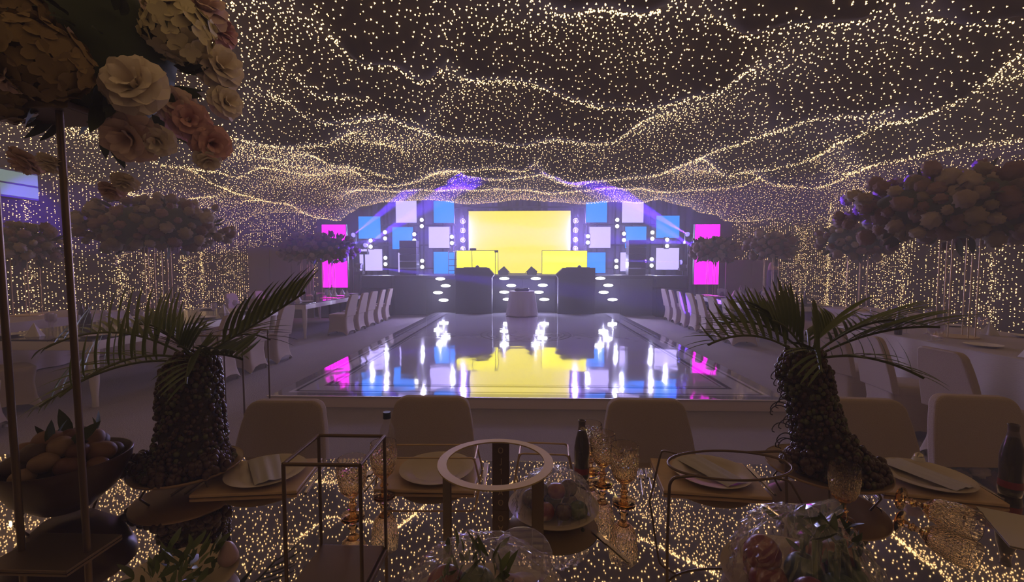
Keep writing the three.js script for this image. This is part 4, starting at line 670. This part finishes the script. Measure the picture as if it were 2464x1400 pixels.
function puff(x, y, z, s, tone) {   // hydrangea head: many small florets on a ball
  const r = sub(bouquet, 'hydrangea', [x + 1.32, y - T, z + 1.15]);
  for (let i = 0; i < 70; i++) { const k = (i + 0.5) / 70, b = Math.acos(1 - 2 * k), a = i * 2.39996; const o = new THREE.Mesh(floret, roseMat[tone]); o.name = 'floret'; const d = V(Math.sin(b) * Math.cos(a), Math.cos(b), Math.sin(b) * Math.sin(a)); o.position.copy(d).multiplyScalar(s * 0.86 * rr(0.92, 1.06)); o.quaternion.setFromUnitVectors(V(0, 1, 0), d.add(V(rr(-0.3, 0.3), rr(-0.3, 0.3), rr(-0.3, 0.3))).normalize()); o.scale.setScalar(s * rr(0.22, 0.3)); r.add(finish(o)); }
}
const floret = merge([0, 1, 2, 3].map((i) => gridSurface(3, 3, (u, v) => [(u - 0.5) * 1.1 * Math.sin(Math.PI * (0.2 + 0.65 * v)), 0.15 * v * v + 0.1 * (u - 0.5) ** 2, v * 1.15]).rotateY(i * Math.PI / 2)));
[['ivory', -1.002, 2.017, -1.12, 0.079, [0.25, 0.15, 1]], ['blush', -1.002, 2.011, -1.26, 0.057, [0.6, 0, 1]], ['pink', -0.974, 1.973, -1.27, 0.062, [0.8, -0.1, 1]], ['blush', -1.092, 1.906, -1.2, 0.077, [0.2, -0.5, 1]], ['pink', -0.931, 1.915, -1.3, 0.059, [0.9, -0.4, 0.8]], ['ivory', -0.918, 2.151, -1.33, 0.073, [1, 0.2, 0.6]], ['ivory', -0.909, 2.05, -1.34, 0.053, [1, 0, 0.5]], ['blush', -0.941, 2.309, -1.3, 0.074, [0.8, 0.6, 0.6]], ['pink', -0.928, 2.269, -1.36, 0.051, [1, 0.4, 0.4]], ['ivory', -1.156, 1.792, -1.25, 0.036, [0.1, -1, 0.5]], ['blush', -1.214, 1.772, -1.27, 0.036, [0, -1, 0.4]], ['ivory', -1.26, 1.823, -1.15, 0.036, [-0.2, -1, 0.4]], ['blush', -1.144, 1.986, -0.96, 0.052, [-0.1, -0.2, 1]], ['ivory', -0.945, 1.867, -1.3, 0.04, [0.6, -0.9, 0.5]], ['ivory', -1.027, 1.9, -1.22, 0.046, [0.4, -0.6, 0.9]], ['blush', -1.369, 1.836, -1.18, 0.045, [-0.3, -0.8, 0.5]], ['blush', -0.994, 2.258, -1.2, 0.045, [0.4, 0.3, 1]], ['pink', -1.5, 2.1, -1.35, 0.06, [-1, 0, 0.3]], ['ivory', -1.3, 2.4, -1.3, 0.07, [0, 1, 0.3]], ['blush', -1.1, 2.42, -1.4, 0.07, [0.2, 1, -0.2]], ['ivory', -1.25, 2.1, -1.5, 0.07, [0, 0.2, -1]]].forEach(([tone, x, y, z, r, face]) => rose(x, y, z, r / 1.35, tone, face));
puff(-1.107, 2.021, -1.0, 0.097, 'rust'); puff(-0.971, 2.208, -1.24, 0.092, 'cream'); puff(-1.192, 2.14, -1.02, 0.072, 'rust'); puff(-1.35, 2.0, -1.12, 0.08, 'rust');
// slim wire plinth on the floor beyond the table
{ const g = thing('wire_plinth', 'tall slim wire plinth on the floor left beyond the near table', 'stand', [-2.1, 0, -3.0]); for (const [x, z] of [[-0.17, 0.08], [0.17, 0.08], [-0.17, -0.22], [0.17, -0.22], [0, 0.08]]) part(g, 'rod', bar([x, 0.004, z], [x, 1.08, z], 0.006), M.bronze); for (const y of [0.008, 1.08]) { for (const z of [0.08, -0.22]) part(g, 'rail', bar([-0.17, y, z], [0.17, y, z], 0.006), M.bronze); for (const x of [-0.17, 0.17]) part(g, 'rail', bar([x, y, -0.22], [x, y, 0.08], 0.006), M.bronze); } }

// ---------- standing person at the right far table ----------
{
  const res = 56, size = 1.0, mc = new MarchingCubes(res, M.black, false, false, 60000);
  const J = (a, b, ra, rb) => ({ a: V(...a), b: V(...b), ra, rb });
  const bones = [J([0, 0.98, 0], [0, 1.15, 0.01], 0.15, 0.135), J([0, 1.15, 0.01], [0, 1.36, 0.0], 0.14, 0.16), J([-0.15, 1.4, 0], [0.15, 1.4, 0], 0.075, 0.075), J([0, 1.42, 0], [0, 1.52, 0.015], 0.055, 0.055), J([0, 1.56, 0.02], [0, 1.6, 0.01], 0.085, 0.095), J([0, 1.54, 0.06], [0, 1.53, 0.07], 0.055, 0.05),
    J([-0.19, 1.39, 0], [-0.24, 1.12, 0.02], 0.06, 0.048), J([-0.24, 1.12, 0.02], [-0.2, 0.93, 0.16], 0.046, 0.034), J([-0.2, 0.93, 0.16], [-0.18, 0.88, 0.22], 0.034, 0.03), J([0.19, 1.39, 0], [0.25, 1.13, 0.0], 0.06, 0.048), J([0.25, 1.13, 0], [0.25, 0.88, 0.06], 0.046, 0.034), J([0.25, 0.88, 0.06], [0.245, 0.78, 0.09], 0.036, 0.022),
    J([-0.09, 0.95, 0], [-0.1, 0.5, 0.02], 0.11, 0.07), J([-0.1, 0.5, 0.02], [-0.1, 0.1, -0.02], 0.066, 0.045), J([-0.1, 0.05, -0.03], [-0.11, 0.04, 0.13], 0.045, 0.04), J([0.09, 0.95, 0], [0.1, 0.5, 0.02], 0.11, 0.07), J([0.1, 0.5, 0.02], [0.1, 0.1, -0.02], 0.066, 0.045), J([0.1, 0.05, -0.03], [0.12, 0.04, 0.13], 0.045, 0.04)];
  for (const s of [-1, 1]) for (let f = 0; f < 4; f++) bones.push(s < 0 ? J([-0.195 + f * 0.016, 0.89, 0.2], [-0.2 + f * 0.017, 0.855, 0.275 - Math.abs(f - 1.5) * 0.008], 0.011, 0.008) : J([0.235 + f * 0.001, 0.8, 0.06 + f * 0.016], [0.232, 0.715 + Math.abs(f - 1.5) * 0.008, 0.07 + f * 0.018], 0.011, 0.008));
  const p = V(0, 0, 0), ab = V(0, 0, 0), ap = V(0, 0, 0), S = 0.92;
  for (let k = 0; k < res; k++) for (let j = 0; j < res; j++) for (let i = 0; i < res; i++) {
    p.set((i / res * 2 - 1) * 0.36, (j / res * 2 - 1) * S + 0.86, (k / res * 2 - 1) * 0.36 + 0.06); let e = 0;
    for (const b of bones) { ab.subVectors(b.b, b.a); ap.subVectors(p, b.a); const t = Math.max(0, Math.min(1, ap.dot(ab) / ab.lengthSq())); const d = ap.addScaledVector(ab, -t).length() - (b.ra + (b.rb - b.ra) * t); e += Math.exp(-d * 42); }
    mc.field[i + j * res + k * res * res] = Math.log(e) / 42;
  }
  mc.isolation = 0; mc.update();
  const n = mc.count, pos = new Float32Array(n * 3), col = new Float32Array(n * 3);
  for (let i = 0; i < n; i++) { const x = mc.positionArray[i * 3] * 0.36, y = mc.positionArray[i * 3 + 1] * S + 0.86, z = mc.positionArray[i * 3 + 2] * 0.36 + 0.06; pos.set([x, y, z], i * 3); const skin = y > 1.475 || (Math.abs(x) > 0.16 && y < 0.93 && y > 0.68); col.set(skin ? [0.30, 0.18, 0.13] : [0.02, 0.022, 0.045], i * 3); }
  const g = new THREE.BufferGeometry(); g.setAttribute('position', new THREE.BufferAttribute(pos, 3)); g.setAttribute('color', new THREE.BufferAttribute(col, 3));
  const body = mergeVertices(g, 1e-4); body.computeVertexNormals();
  const o = thing('person', 'person in dark clothes standing beside the right far table', 'person', [6.62, 0, -12.0], -1.9);
  part(o, 'body', body, new THREE.MeshStandardMaterial({ vertexColors: true, roughness: 0.8 }));
  part(o, 'hair', displace(new THREE.SphereGeometry(0.105, 20, 14, 0, 6.2832, 0, 1.75), (v) => { if (v.z > 0.03) v.y = Math.max(v.y, 0.03); v.multiplyScalar(1 + 0.03 * nz(v.x * 30, v.y * 30, v.z * 30)); }), mat([0.015, 0.012, 0.01], { roughness: 0.6 }), [0, 1.59, 0.0]);
  for (const s of [-1, 1]) { part(o, 'eye', new THREE.SphereGeometry(0.011, 10, 8), mat([0.5, 0.48, 0.45], { roughness: 0.2 }), [s * 0.033, 1.585, 0.088]); part(o, 'ear', new THREE.SphereGeometry(0.02, 10, 8).scale(0.5, 1.2, 0.8), mat([0.30, 0.18, 0.13]), [s * 0.092, 1.57, 0.01]); }
  part(o, 'nose', new THREE.ConeGeometry(0.014, 0.04, 8), mat([0.30, 0.18, 0.13]), [0, 1.565, 0.112], [-0.3, 0, 0]);
}

renderer.render(scene, camera);
